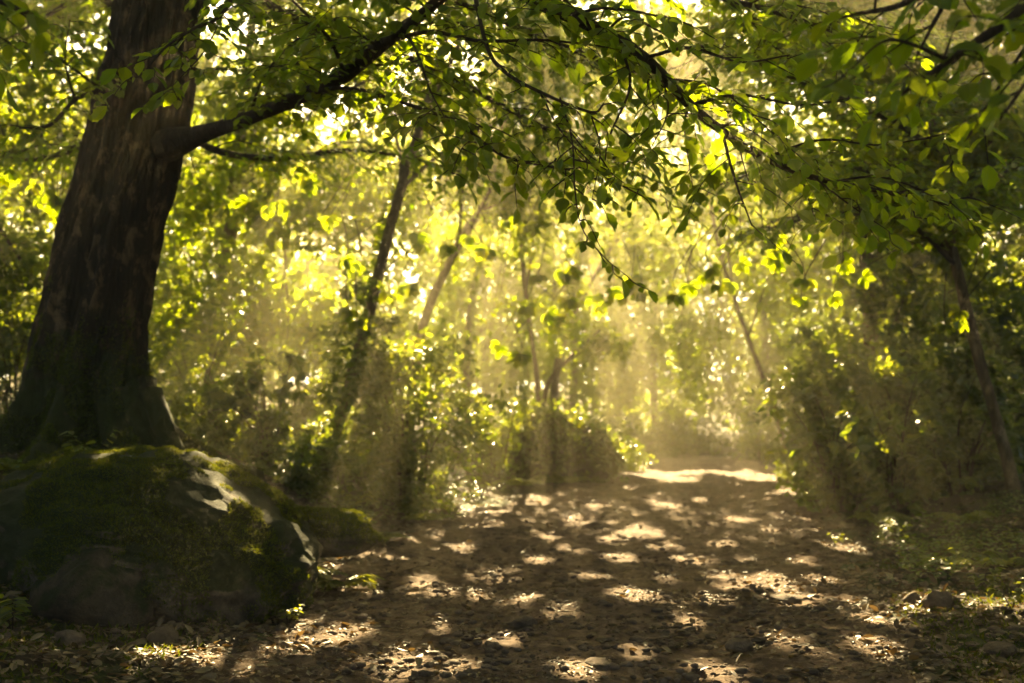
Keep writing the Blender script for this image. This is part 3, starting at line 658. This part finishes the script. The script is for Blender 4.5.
tree('thin_tree', 'very thin tree slanting left beside the far end of the track', [at(786, 445, 30), at(778, 420, 30), at(757, 362, 30), at(735, 300, 30), at(715, 230, 30.2), at(700, 120, 30.6)], [.075, .07, .065, .06, .055, .04],
     [((7.2, 30.5, 8.0), (3.2, 1.8, 2.4)), ((5.6, 30.8, 11.8), (3.6, 1.8, 2.0), .8), ((6.2, 31.5, 16), (4.6, 2.6, 2), .7), ((8.0, 29.5, 5.6), (2.2, 1.2, 1.2), .8), (tuple(at(690, 345, 29)), (1.0, .7, .9), .7), (tuple(at(715, 385, 28.5)), (.9, .6, .8), .7)], lai=3.4, even=True)  # topmost mass, above the view, is added to shade the near track
tree('hazel_tree', 'leafy tree overhanging the far bend of the track from its left side', [(1.2, 33, 0), (1.3, 33, 3), (1.9, 33, 6), (2.6, 33, 11)], [.14, .12, .1, .06],
     [((3.4, 33, 8.2), (3, 1.6, 2.2)), ((2.6, 33, 12), (3.4, 1.8, 2.2), .8), ((2.4, 34, 17), (4.6, 2.6, 2), .7), ((1.0, 32, 5.8), (1.7, 1.2, 1.3)), ((4.6, 32, 5.9), (2.2, 1.2, 1.0), .8), ((4.5, 31, 10.8), (2.6, 1.4, 1.8))], lai=3.4, even=True)  # uppermost mass is unseen, put there to stop sun reaching the foreground
tree('dark_tree', 'dark trunk standing in shade behind the right-hand shrubs', [at(874, 440, 24), at(872, 360, 24), at(868, 290, 24), at(862, 200, 24), (7.2, 24, 10)], [.2, .17, .15, .13, .08],
     [((7.6, 24.5, 8.2), (3, 2, 2.6), .55), ((10.2, 24, 7), (2.6, 2, 2.6), 1.3), ((8.2, 25, 12.6), (4, 2.4, 1.8), .7), ((9.2, 23.6, 4.4), (2, 1.4, 1.2), 1.2)])  # third mass lies above the view, added to hold back sun
tree('dense_tree', 'dense dark-leaved tree at the right edge behind the slim pale-barked tree', [(13, 21, 0), (12.8, 21, 4), (12.4, 21, 9), (12.2, 21, 12)], [.22, .19, .15, .08],
     [((11.8, 21, 5.2), (3, 2.2, 2.8), 1.5), ((11.5, 21, 9.5), (3.6, 2.4, 3), .6), ((13, 20, 2.9), (3, 2, 1.6), 1.3)])
tree('dense_tree', 'tall shaded tree left of the massive old trunk, filling the left edge', [(-10.5, 19, 0), (-10.2, 19, 4), (-10, 19, 9), (-9.8, 19, 13)], [.22, .2, .16, .09],
     [((-9.2, 18.6, 6.8), (3.2, 2.4, 3), 1.2), ((-9, 19, 11), (3.6, 2.4, 3), 1.2), ((-8.6, 17.5, 3.4), (2.4, 1.6, 1.4), 1.1)])
tree('bushy_tree', 'bright-leaved bushy tree just right of the massive old trunk', [(-6.2, 23, 0), (-6, 23, 3), (-5.6, 23, 7), (-5.2, 23, 12)], [.16, .14, .12, .06],
     [((-5.4, 23, 7.2), (2.6, 1.8, 2.6)), ((-5.2, 23.5, 11.4), (3.4, 2, 2.6)), ((-5.2, 22, 3.6), (2., 1.4, 1.3), 1.1)])

def backdrop_tree(name, label, x, y, h, w, lo, lai=4.0, size=.17):
    g = np.random.default_rng(int(abs(x*10)+y*7))
    tree(name, label, [(x, y, 0), (x+g.normal()*.2, y, h*.4), (x+g.normal()*.4, y, h*.9)], [.16, .13, .05],
         [((x+g.normal()*.3, y, lo+(h-lo)*.3), (w, w*.6, (h-lo)*.34)), ((x+g.normal()*.5, y, lo+(h-lo)*.72), (w*.8, w*.5, (h-lo)*.34))], lai, size, kind='far', limbs=True, even=True, group='shaded trees beyond the bend', sides=8)
for x, y, h, w, lo, lab in [(-1.5, 40, 11, 3.0, 1.5, 'hazy low tree seen between the leaning trunk and the thin upright tree'),
                            (2.2, 44, 12, 3.4, 1.2, 'hazy tree closing the gap just right of the thin upright tree'),
                            (6.0, 48, 13.5, 3.8, 1.0, 'tall pale hazy tree straight over the far end of the track'),
                            (9.8, 43, 12, 3.4, 1.2, 'hazy tree behind the very thin slanting tree'),
                            (13.2, 37, 10, 3, 1.5, 'shaded tree filling the view right of the very thin slanting tree'),
                            (-5.4, 36, 10, 3, 1.5, 'shaded tree in the haze behind the leaning trunk'),
                            (-10, 31, 11, 3.4, 1.5, 'shaded tree seen low between the old trunk and the leaning trunk'),
                            (17.5, 31, 11, 3.4, 1.2, 'dark tree far back at the right edge above the shrubs'),
                            (-16, 30, 11, 3.6, 1.5, 'dark tree far back at the left edge beside the old trunk')]:
    backdrop_tree('backdrop_tree', lab, x, y, h, w, lo)
# foliage that closes the chance holes of those crowns, so that the sun comes through the gaps above only
def close_crowns(target=5.0, cell=.3, size=.14):
    g = np.random.default_rng(77); A = np.concatenate(REC); G = toG(A[:, :3]); se = SUN[2]
    x0, x1, v0, v1 = -14., 17., -8*se, 42*se; nx, nv = int((x1-x0)/cell), int((v1-v0)/cell)
    H, _, _ = np.histogram2d(G[:, 0], G[:, 1]*se, [nx, nv], [[x0, x0+nx*cell], [v0, v0+nv*cell]], weights=A[:, 3])
    tau = H/cell**2; X, V = np.meshgrid(x0+(np.arange(nx)+.5)*cell, v0+(np.arange(nv)+.5)*cell, indexing='ij')
    Q = np.c_[X.ravel(), V.ravel()/se, np.zeros(X.size)]; free = ~open_to_sun(Q, .06)
    mid = (Q[:, 0] > -2) & (Q[:, 0] < 6.5) & (Q[:, 1] > 12) & (Q[:, 1] < 21)
    side = (Q[:, 0] > 3.5) & (Q[:, 1] < 11) & (Q[:, 1] > 3)
    tg = np.where(mid, .55*target, np.where(side, 1.1*target, np.where((Q[:, 1] < 3.) & (Q[:, 1] > -5), .8*target, target)))
    need = np.clip(tg-tau.ravel(), 0, None)*free; n = g.poisson(need*cell**2/(.17*size**2)/3)
    i = np.repeat(np.arange(len(n)), n); Gx = Q[i, 0]+g.uniform(-.5, .5, len(i))*cell; Gy = Q[i, 1]+g.uniform(-.5, .5, len(i))*cell/se
    K = 14; Y = Gy[:, None]+g.uniform(5.5, 27, (len(i), K)); tz = math.tan(SUN_EL); Z = (Y-Gy[:, None])*tz; Xc = Gx[:, None]+Z*SUN[0]/SUN[2]
    D = np.full(Y.shape, 9.); W = np.zeros(Y.shape, int)
    for b, (c, r, root) in enumerate(BLOBS):
        d = np.sqrt(((Xc-c[0])/r[0])**2+((Y-c[1])/max(r[1], 1.2))**2+((Z-c[2])/r[2])**2); k = d < D; D[k] = d[k]; W[k] = b
    k = np.argmin(D+.5*g.random(D.shape), 1); a = np.arange(len(i)); d = D[a, k]; ok = d < 1.9
    print('closing sprays', len(i), 'kept', int(ok.sum()), 'mean tau', float(tau.mean()))
    P = np.c_[Xc[a, k], Y[a, k], Z[a, k]][ok]; w = W[a, k][ok]; by = {}
    for b in np.unique(w): by.setdefault(BLOBS[b][2].name, []).append(P[w == b])
    for nm, L in by.items():
        P = np.concatenate(L); mb = MB(); root = bpy.data.objects[nm]
        ax = norm(g.standard_normal(P.shape)*np.array([1, 1, .4])-np.array([0, 0, .3])); nn = norm(np.array([0, -.15, .6])+.6*g.standard_normal(P.shape))
        sd = norm(np.cross(nn, ax)); nn = np.cross(ax, sd)
        for t in (-.75, 0, .75):
            put_leaves(mb, P, ax*math.cos(t)+sd*math.sin(t)+.15*g.standard_normal(P.shape), norm(nn+.25*g.standard_normal(P.shape)), size*g.uniform(.75, 1.25, len(P)), 'mid')
        mb.build('crown', M_LEAF, root)
close_crowns()
# the wood behind everything, one mass
mb = MB(); g = np.random.default_rng(91)
for k in range(46):
    x = -42+84*(k+.5)/46+g.normal()*.8; y = 58+g.uniform(-4, 12)+.012*x*x*0; h = g.uniform(6, 9)+.12*abs(x-3)
    z0 = hz(x, y); tube(mb, [(x, y, z0-.2), (x+g.normal()*.3, y, z0+h*.5), (x+g.normal()*.4, y, z0+h*.9)], [.2, .16, .06], 6, 1, 0, 8)
    leaf_cloud((x, y, z0+h*.5), (2.3, 1.4, h*.5), 1300, .32, 'palm', 900+k, .5, -.3, 'far', mb=mb, cull=False)
o = mb.build('far_woods', [M_LEAF, M_TWIG]); tag(o, 'hazy wood closing the view beyond the bend of the track', 'woods', None, 'stuff')

# ------------------------------------------------------------------ shrubs
NS = [0]
def shrub(name, label, px, py, y, w, h, count, leaf=.06, style='alt', group='shrubs along the banks', kind='mid', lean=0, z=None):
    NS[0] += 1; sd = 600+NS[0]*7; g = np.random.default_rng(sd)
    b = at(px, py, y); b[2] = hz(b[0], b[1])-.03 if z is None else z
    root = thing(name, tuple(b), label, 'shrub', group)
    st = MB(); fo = MB(); n = max(4, int(5+w*3)); q = max(1, n)
    for k in range(n):
        a = g.uniform(0, 6.28); rr_ = w*.5*g.uniform(.3, 1); hh = h*g.uniform(.45, 1.12)*(1-.3*(rr_/(w*.5))**2)
        e = b+np.array([math.cos(a)*rr_+lean*hh, math.sin(a)*rr_*.7, hh])
        mid = b+(e-b)*.5+np.array([0, 0, .08*h])-.15*np.array([math.cos(a), math.sin(a), 0])*rr_+.04*g.standard_normal(3)
        s0 = b+np.array([math.cos(a)*rr_*.15, math.sin(a)*rr_*.12, -.05])
        tube(st, [s0, mid, e], [.018, .012, .004], 5, 0, 0, 10)
        for f in (.15, .38, .62, .82, 1.0):
            pc = s0+(e-s0)*f; pc[2] = (s0*(1-f)**2+2*mid*f*(1-f)+e*f*f)[2]
            if g.random() < .12: continue
            rad = w*(.24-.10*f)*g.uniform(.6, 1.25)
            for q in range(2):
                oo = norm(g.standard_normal(3)*np.array([1, 1, .5]))*rad*g.uniform(.7, 1.6); tube(st, [pc, pc+oo*.6+np.array([0, 0, .03]), pc+oo], [.005, .004, .002], 4, 0, 0, 5)
            leaf_cloud(pc, (rad*1.15, rad*1.15, rad*.75), int(count/(n*4)*g.uniform(.5, 1.4)), leaf*g.uniform(.8, 1.25), style if k % 3 else 'palm', sd+k*5+int(f*10), 1.8/max(rad, .2), -.12, kind, 7, False, fo, up=.6)
    st.build('stem', M_TWIG, root); fo.build('foliage', M_SHRUB, root); return root
shrub('shrub', 'sparkling leafy shrub at the track edge in front of the leaning trunk', 412, 500, 17.3, 2.5, 3.6, 9000, .105)
shrub('shrub', 'smaller dark shrub tucked left of the sparkling shrub, under the leaning trunk', 345, 470, 18, 1.9, 1.5, 6000, .065)
shrub('shrub', 'low shrub with glowing leaf tips right of the old tree roots', 235, 445, 15.5, 2.0, 1.15, 7000, .07)
shrub('shrub', 'low dark shrub between the glowing shrub and the mossy hump', 300, 470, 15, 1.7, .95, 6000, .06)
shrub('shrub', 'taller dim shrub in the shade close behind the old tree on its right', 195, 425, 19, 2.6, 2.3, 8000, .075)
shrub('shrub', 'dim shrub deep in shade between the old trunk and the leaning trunk', 290, 430, 22, 3.0, 2.2, 7000, .075)
shrub('shrub', 'dark shrub left of the old trunk at the left edge', 15, 430, 16.5, 2.6, 2.6, 8000, .07)
shrub('shrub', 'gold-rimmed shrub on top of the far mossy rock bank', 600, 455, 25.5, 1.7, 1.35, 4000, .075)
shrub('shrub', 'small bright shrub at the left edge of the far end of the track', 625, 468, 27.5, 1.3, .8, 2500, .075)
shrub('shrub', 'slim hazy shrub between the sparkling shrub and the far mossy rock', 497, 470, 22, 1.3, 2.1, 3500, .07)
shrub('shrub', 'small bright shrub at the right edge of the far end of the track', 790, 472, 24, 1.1, .9, 2500, .075)
shrub('shrub', 'large dark shrub on the right bank next to the far bright shrub', 845, 495, 20, 2.6, 2.7, 7500, .13)
shrub('shrub', 'large blue-green shrub in the middle of the right bank', 905, 498, 18.5, 2.4, 2.5, 7500, .13)
shrub('shrub', 'broad dark shrub behind the foot of the slim pale-barked tree', 975, 490, 18.5, 2.6, 2.7, 7500, .13)
shrub('shrub', 'tall shadowy shrub rising behind the right-bank shrubs', 880, 470, 23, 3.4, 4.8, 8000, .14)
shrub('shrub', 'shadowy shrub at the right edge behind the slim pale-barked tree', 1040, 480, 20, 3.4, 4.6, 8000, .14)
shrub('shrub', 'loose broad-leaved shrub at the track end of the right bank, leaves standing apart', 832, 492, 17.5, 1.7, 1.9, 1500, .17, 'palm')
shrub('shrub', 'loose shrub with large hand-shaped leaves in front of the large blue-green shrub', 895, 494, 16.3, 2.0, 2.0, 1900, .17, 'palm')
shrub('shrub', 'loose broad-leaved shrub just left of the foot of the slim pale-barked tree', 958, 492, 16.6, 1.9, 1.7, 1700, .17, 'palm')
shrub('shrub', 'upright sapling-like shrub with sparse leaves above the right bank shrubs', 860, 480, 20.5, 2.2, 3.9, 1900, .18, 'palm')
shrub('shrub', 'sparse broad-leaved shrub right of the low glowing shrub', 272, 462, 15.2, 1.6, 1.5, 1500, .15, 'palm')
shrub('shrub', 'hazy shrub under the very thin slanting tree', 760, 445, 33, 2.6, 1.6, 4000, .1)
shrub('shrub', 'hazy low shrub closing the track at its far bend', 690, 448, 40, 3.2, 1.5, 4000, .12)
shrub('shrub', 'hazy shrub left of the far bend, behind the small bright shrub', 650, 445, 38, 3.0, 1.7, 4000, .12)

# ------------------------------------------------------------------ ferns and seedlings
NF = [0]
def fern(label, px, py, y, n, ln, group='ferns on the banks', z=None):
    NF[0] += 1; g = np.random.default_rng(2000+NF[0]); b = at(px, py, y)
    b[2] = hz(b[0], b[1])-.01 if z is None else z
    root = thing('fern', tuple(b), label, 'fern', group); 
    for k in range(n):
        mb = MB(); a = 6.28*k/n+g.normal()*.3; l = ln*g.uniform(.7, 1.1); d = np.array([math.cos(a), math.sin(a), 0])
        s = np.linspace(0, 1, 16); P = b+d*l*.85*s[:, None]+np.array([0, 0, 1])*(l*(.75*s-.62*s**2.2))[:, None]
        tube(mb, P, np.linspace(.004, .001, 16), 4, 1)
        u = np.linspace(.18, .99, 22); Q = np.array([np.interp(u, s, P[:, i]) for i in range(3)]).T
        T = norm(np.gradient(Q, axis=0)); S = norm(np.cross(T, [0, 0, 1])); w = l*.26*np.sin(np.pi*(u*.8+.2))**.8+.01
        for sg in (1, -1): put_leaves(mb, Q, S*sg+T*.45-np.array([0, 0, .12])+.06*g.standard_normal(Q.shape), norm(np.cross(S, T)*1.+.12*g.standard_normal(Q.shape)), w, 'narrow', 0)
        mb.build('frond', [M_FERN, M_TWIG], root)
    return root
fern('arching bright fern at the right end of the low mossy rock', 338, 525, 9.7, 7, .55)
fern('fern on top of the low mossy rock beside the huge boulder', 300, 490, 10.2, 7, .5)
fern('small fern at the foot of the old trunk, above the boulder', 78, 440, 10.6, 8, .6)
fern('dark fern at the left edge above the boulder', 12, 440, 10.4, 8, .6)
fern('fern growing between the roots of the old tree', 118, 442, 10.7, 7, .5)
fern('fern at the bank foot just past the low mossy rock', 372, 500, 13.5, 8, .6)
fern('fern below the sparkling shrub at the track edge', 425, 508, 15.5, 8, .55)
fern('fern on the left shoulder of the far mossy rock', 535, 420, 23.6, 8, .7, z=at(535, 428, 23.6)[2])
fern('fern growing out of the right slope of the far mossy rock', 590, 436, 23.4, 8, .7, z=at(590, 442, 23.4)[2])
fern('fern low against the front of the far mossy rock', 562, 476, 22.3, 9, .8)
fern('fern beside the track just left of the far mossy rock', 520, 485, 21, 9, .75)
fern('fern in shade in front of the large blue-green shrub', 880, 500, 15.5, 8, .6)
fern('fern in front of the foot of the slim pale-barked tree', 965, 505, 14.6, 8, .6)
fern('wide fern at the right edge low on the verge', 1010, 575, 10.2, 9, .55)
fern('fern on the right verge between the seedling and the right edge', 950, 565, 11.2, 8, .42)
NP = [0]
def seedling(label, px, py, y=None, n=5, h=.25, leaf=.07, group='seedlings on the verges'):
    NP[0] += 1; g = np.random.default_rng(3000+NP[0]); b = ground_at(px, py) if y is None else at(px, py, y); b[2] = hz(b[0], b[1])-.01
    root = thing('seedling', tuple(b), label, 'seedling', group); st = MB(); fo = MB()
    for k in range(n):
        a = g.uniform(0, 6.28); e = b+np.array([math.cos(a)*h*.55, math.sin(a)*h*.55, h*g.uniform(.6, 1.1)])
        w = crom(np.array([b, (b+e)/2+np.array([0, 0, h*.15]), e]), 8); tube(st, w, np.linspace(.004, .0015, 8), 4)
        q = np.repeat(w[[3, 4, 5, 6, 7]], 2, 0); d = norm(np.array([math.cos(a), math.sin(a), .1])); s = np.array([-d[1], d[0], 0])
        dd = np.array([d*.5+s*(.9 if i % 2 else -.9)-np.array([0, 0, .2]) for i in range(10)])+.2*g.standard_normal((10, 3))
        put_leaves(fo, q, dd, norm(np.array([0, 0, 1])+.3*g.standard_normal((10, 3))), leaf*g.uniform(.7, 1.2, 10), 'mid')
    st.build('stem', M_TWIG, root); fo.build('foliage', M_FERN, root)
seedling('sunlit yellow-green seedling on the right verge', 898, 540, None, 6, .26)
seedling('small seedling in a light patch just left of the sunlit seedling', 838, 546, None, 4, .16, .05)
seedling('leafy seedling low in the bottom right corner', 1012, 612, None, 6, .2)
seedling('seedling on the dim bank right of the round dark stone', 985, 590, None, 5, .18)
seedling('broad-leaved seedling sprouting above the boulder in front of the old trunk', 88, 432, 10.3, 6, .42, .11)
seedling('tiny seedling at the right foot of the boulder', 288, 612, 8.0, 4, .14, .05)
seedling('dark seedling at the bottom left corner below the boulder', 12, 640, 7.0, 6, .22, .09)
seedling('pale seedling on the bank below the dark shrubs, left of the track', 362, 470, 15.6, 6, .45, .12)

# ------------------------------------------------------------------ litter, pebbles, moss on the floor
def scatter(n, seed, ymin=3.5, ymax=26, pw=1.7):
    g = np.random.default_rng(seed); y = ymin*(ymax/ymin)**(g.random(n)**1.0)
    hw = .5*y+1; x = g.uniform(-1, 1, n)*hw
    return g, x, y
g, x, y = scatter(60000, 5)
edge = np.minimum(x-xl(y), xr(y)-x); dens = np.where(edge > 0, .06+.85*np.exp(-edge/.5), 1.)*(.45+.55*(noise(np.c_[x, y]*.8, 3) > -.3))
k = g.random(len(x)) < dens; x, y = x[k], y[k]
P = np.c_[x, y, height(x, y)+np.where(np.minimum(x-xl(y), xr(y)-x) > .3, .012, .004)+.012]
d = np.c_[g.standard_normal((len(x), 2)), .25*g.standard_normal(len(x))]; n_ = norm(np.c_[.45*g.standard_normal((len(x), 2)), np.ones(len(x))])
mb = MB(); put_leaves(mb, P, d, n_, g.uniform(.03, .095, len(x)), 'mid')
g, x, y = scatter(70000, 55, 4, 22); k = (np.minimum(x-xl(y), xr(y)-x) > -.3) & (fbm(np.c_[x, y]*1.1, 3, 71) > .0); x, y = x[k], y[k]
put_leaves(mb, np.c_[x, y, height(x, y)+.018], np.c_[g.standard_normal((len(x), 2)), .15*g.standard_normal(len(x))], norm(np.c_[.35*g.standard_normal((len(x), 2)), np.ones(len(x))]), g.uniform(.010, .04, len(x)), 'mid')
o = mb.build('leaf_litter', M_LITTER); tag(o, 'brown dead leaves scattered over the track and banks', 'leaf litter', None, 'stuff')
g, x, y = scatter(16000, 6, 3.5, 20)
k = (x > xl(y)-.8) & (x < xr(y)+.8) & (noise(np.c_[x, y]*1.3, 8) > -.35); x, y = x[k], y[k]
v, f = ICO[2]; v2 = v*(1+.25*fbm(v*1.4+3, 2, 5)[:, None])
s = .008+.028*g.random(len(x))**3; sc = np.c_[s*g.uniform(.8, 1.6, len(x)), s*g.uniform(.8, 1.4, len(x)), s*.6]; a = g.uniform(0, 6.28, len(x))
V = v2[None]*sc[:, None]; V = np.stack([V[..., 0]*np.cos(a)[:, None]-V[..., 1]*np.sin(a)[:, None], V[..., 0]*np.sin(a)[:, None]+V[..., 1]*np.cos(a)[:, None], V[..., 2]], -1)
V = V+np.c_[x, y, height(x, y)+.014][:, None]
v1, f1 = ICO[2]; mb = MB(); mb.add(V.reshape(-1, 3), (f[None]+(np.arange(len(x))*len(v))[:, None, None]).reshape(-1, 3))
o = mb.build('gravel', M_PEB); tag(o, 'small pebbles and dirt crumbs strewn over the track', 'gravel', None, 'stuff')
g, x, y = scatter(90000, 7, 5, 26)
off = -np.minimum(x-xl(y), xr(y)-x); k = (off > .1) & (fbm(np.c_[x, y]*.7, 3, 15) > .02-.2*ss(.3, 1.5, off)); x, y = x[k], y[k]
P = np.c_[x, y, height(x, y)-.005]; mb = MB()
put_leaves(mb, P, norm(np.c_[.8*g.standard_normal((len(x), 2)), np.ones(len(x))]), norm(g.standard_normal((len(x), 3))), g.uniform(.02, .06, len(x)), 'narrow')
o = mb.build('moss_cover', M_MOSS); tag(o, 'moss and short green growth covering the banks beside the track', 'moss', None, 'stuff')
g, x, y = scatter(11000, 8, 9.5, 30)
off = -np.minimum(x-xl(y), xr(y)-x); k = (off > .35) & (fbm(np.c_[x, y]*.9, 3, 25) > -.1); x, y = x[k], y[k]
P = np.c_[x, y, height(x, y)]; mb = MB()
for q in range(5):
    aa = g.uniform(0, 6.28, len(x)); put_leaves(mb, P+np.c_[.05*g.standard_normal((len(x), 2)), g.uniform(.04, .18, len(x))], np.c_[np.cos(aa), np.sin(aa), -.1+0*aa], norm(np.c_[.4*g.standard_normal((len(x), 2)), np.ones(len(x))]), g.uniform(.04, .075, len(x)), 'mid')
o = mb.build('undergrowth', M_SHRUB); tag(o, 'low leafy undergrowth carpeting the banks', 'undergrowth', None, 'stuff')

g = np.random.default_rng(88)
for q in range(26):
    yy = g.uniform(5.2, 15); side = g.random() < .5; xx = xl(yy)+g.uniform(-.6, 1.1) if side else xr(yy)-g.uniform(-1.2, 1.0)
    if q < 6: xx = g.uniform(xl(yy)+.5, xr(yy)-.5)
    a = g.uniform(0, 6.28); l = g.uniform(.18, .7); P = np.array([(xx+math.cos(a)*l*(t-.5)+.03*g.normal(), yy+math.sin(a)*l*(t-.5)+.03*g.normal(), 0) for t in np.linspace(0, 1, 5)])
    P[:, 2] = height(P[:, 0], P[:, 1])+.022; mb = MB(); r0 = g.uniform(.005, .012); tube(mb, P, np.linspace(r0, r0*.5, 5), 6, 0, .2, 12, q)
    m0 = P[2]; tube(mb, [m0, m0+np.array([math.cos(a+.8), math.sin(a+.8), .1])*l*.3], [r0*.6, r0*.3], 5)
    o = mb.build('fallen_twig', M_BARK2); tag(o, 'thin dry twig lying on the dirt among the dead leaves', 'twig', 'fallen twigs on the track')
# ------------------------------------------------------------------ haze
HAZE = .0054
m = bpy.data.materials.new('haze_air'); m.use_nodes = True; nt = m.node_tree; nt.nodes.remove(nt.nodes['Principled BSDF'])
pv = N(nt, 'ShaderNodeVolumePrincipled'); pv.inputs['Color'].default_value = (.98, .86, .56, 1); pv.inputs['Density'].default_value = HAZE; pv.inputs['Anisotropy'].default_value = .72
nt.links.new(pv.outputs[0], nt.nodes['Material Output'].inputs['Volume'])
bx = np.array([[i, j, k] for i in (-114, 114) for j in (-44, 119) for k in (-4, 19.8)], float)
mb = MB(); mb.add(bx, np.array([[0, 1, 3, 2], [4, 6, 7, 5], [0, 4, 5, 1], [2, 3, 7, 6], [0, 2, 6, 4], [1, 5, 7, 3]]), 0, False)
o = mb.build('haze', m); o['kind'] = 'stuff'; o['label'] = 'thin golden haze hanging under the trees'; o['category'] = 'haze'

# ------------------------------------------------------------------ light, camera, render
w = bpy.data.worlds.new('World'); SC.world = w; w.use_nodes = True; nt = w.node_tree
sky = N(nt, 'ShaderNodeTexSky'); sky.sky_type = 'NISHITA'; sky.sun_disc = False; sky.sun_elevation = SUN_EL; sky.sun_rotation = SUN_AZ; sky.dust_density = 1.0; sky.air_density = .5
bg = nt.nodes['Background']; bg.inputs[1].default_value = .05; nt.links.new(sky.outputs[0], bg.inputs[0])
L = bpy.data.lights.new('sun', 'SUN'); L.energy = 5; L.angle = R(.38); L.color = (1, .81, .49)
lo = bpy.data.objects.new('sun', L); C.objects.link(lo)
from mathutils import Vector
lo.rotation_euler = Vector(SUN).to_track_quat('Z', 'Y').to_euler()
cd = bpy.data.cameras.new('camera'); co = bpy.data.objects.new('camera', cd); C.objects.link(co); SC.camera = co
co.location = (0, 0, CAM_Z); co.rotation_euler = (R(90)+PITCH, 0, 0)
cd.sensor_width = 36; cd.lens = FPX/1024*36; cd.clip_start = .05; cd.clip_end = 600
cd.dof.use_dof = True; cd.dof.focus_distance = 6.3; cd.dof.aperture_fstop = 1.7
vs = SC.view_settings; vs.view_transform = 'Standard'; vs.look = 'None'; vs.gamma = 1; vs.exposure = 3.5; vs.use_curve_mapping = False
vs.use_white_balance = True; vs.white_balance_temperature = 7700; vs.white_balance_tint = 6
cy = SC.cycles
cy.use_denoising = True
try: cy.denoiser = 'OPENIMAGEDENOISE'
except Exception: pass
cy.use_adaptive_sampling = True; cy.adaptive_threshold = .02
cy.max_bounces = 4; cy.diffuse_bounces = 1; cy.glossy_bounces = 1; cy.transmission_bounces = 2; cy.volume_bounces = 0; cy.transparent_max_bounces = 4
cy.sample_clamp_indirect = 6; cy.caustics_reflective = False; cy.caustics_refractive = False
clean_props()
print('faces', sum(len(o.data.polygons) for o in bpy.data.objects if o.type == 'MESH'))
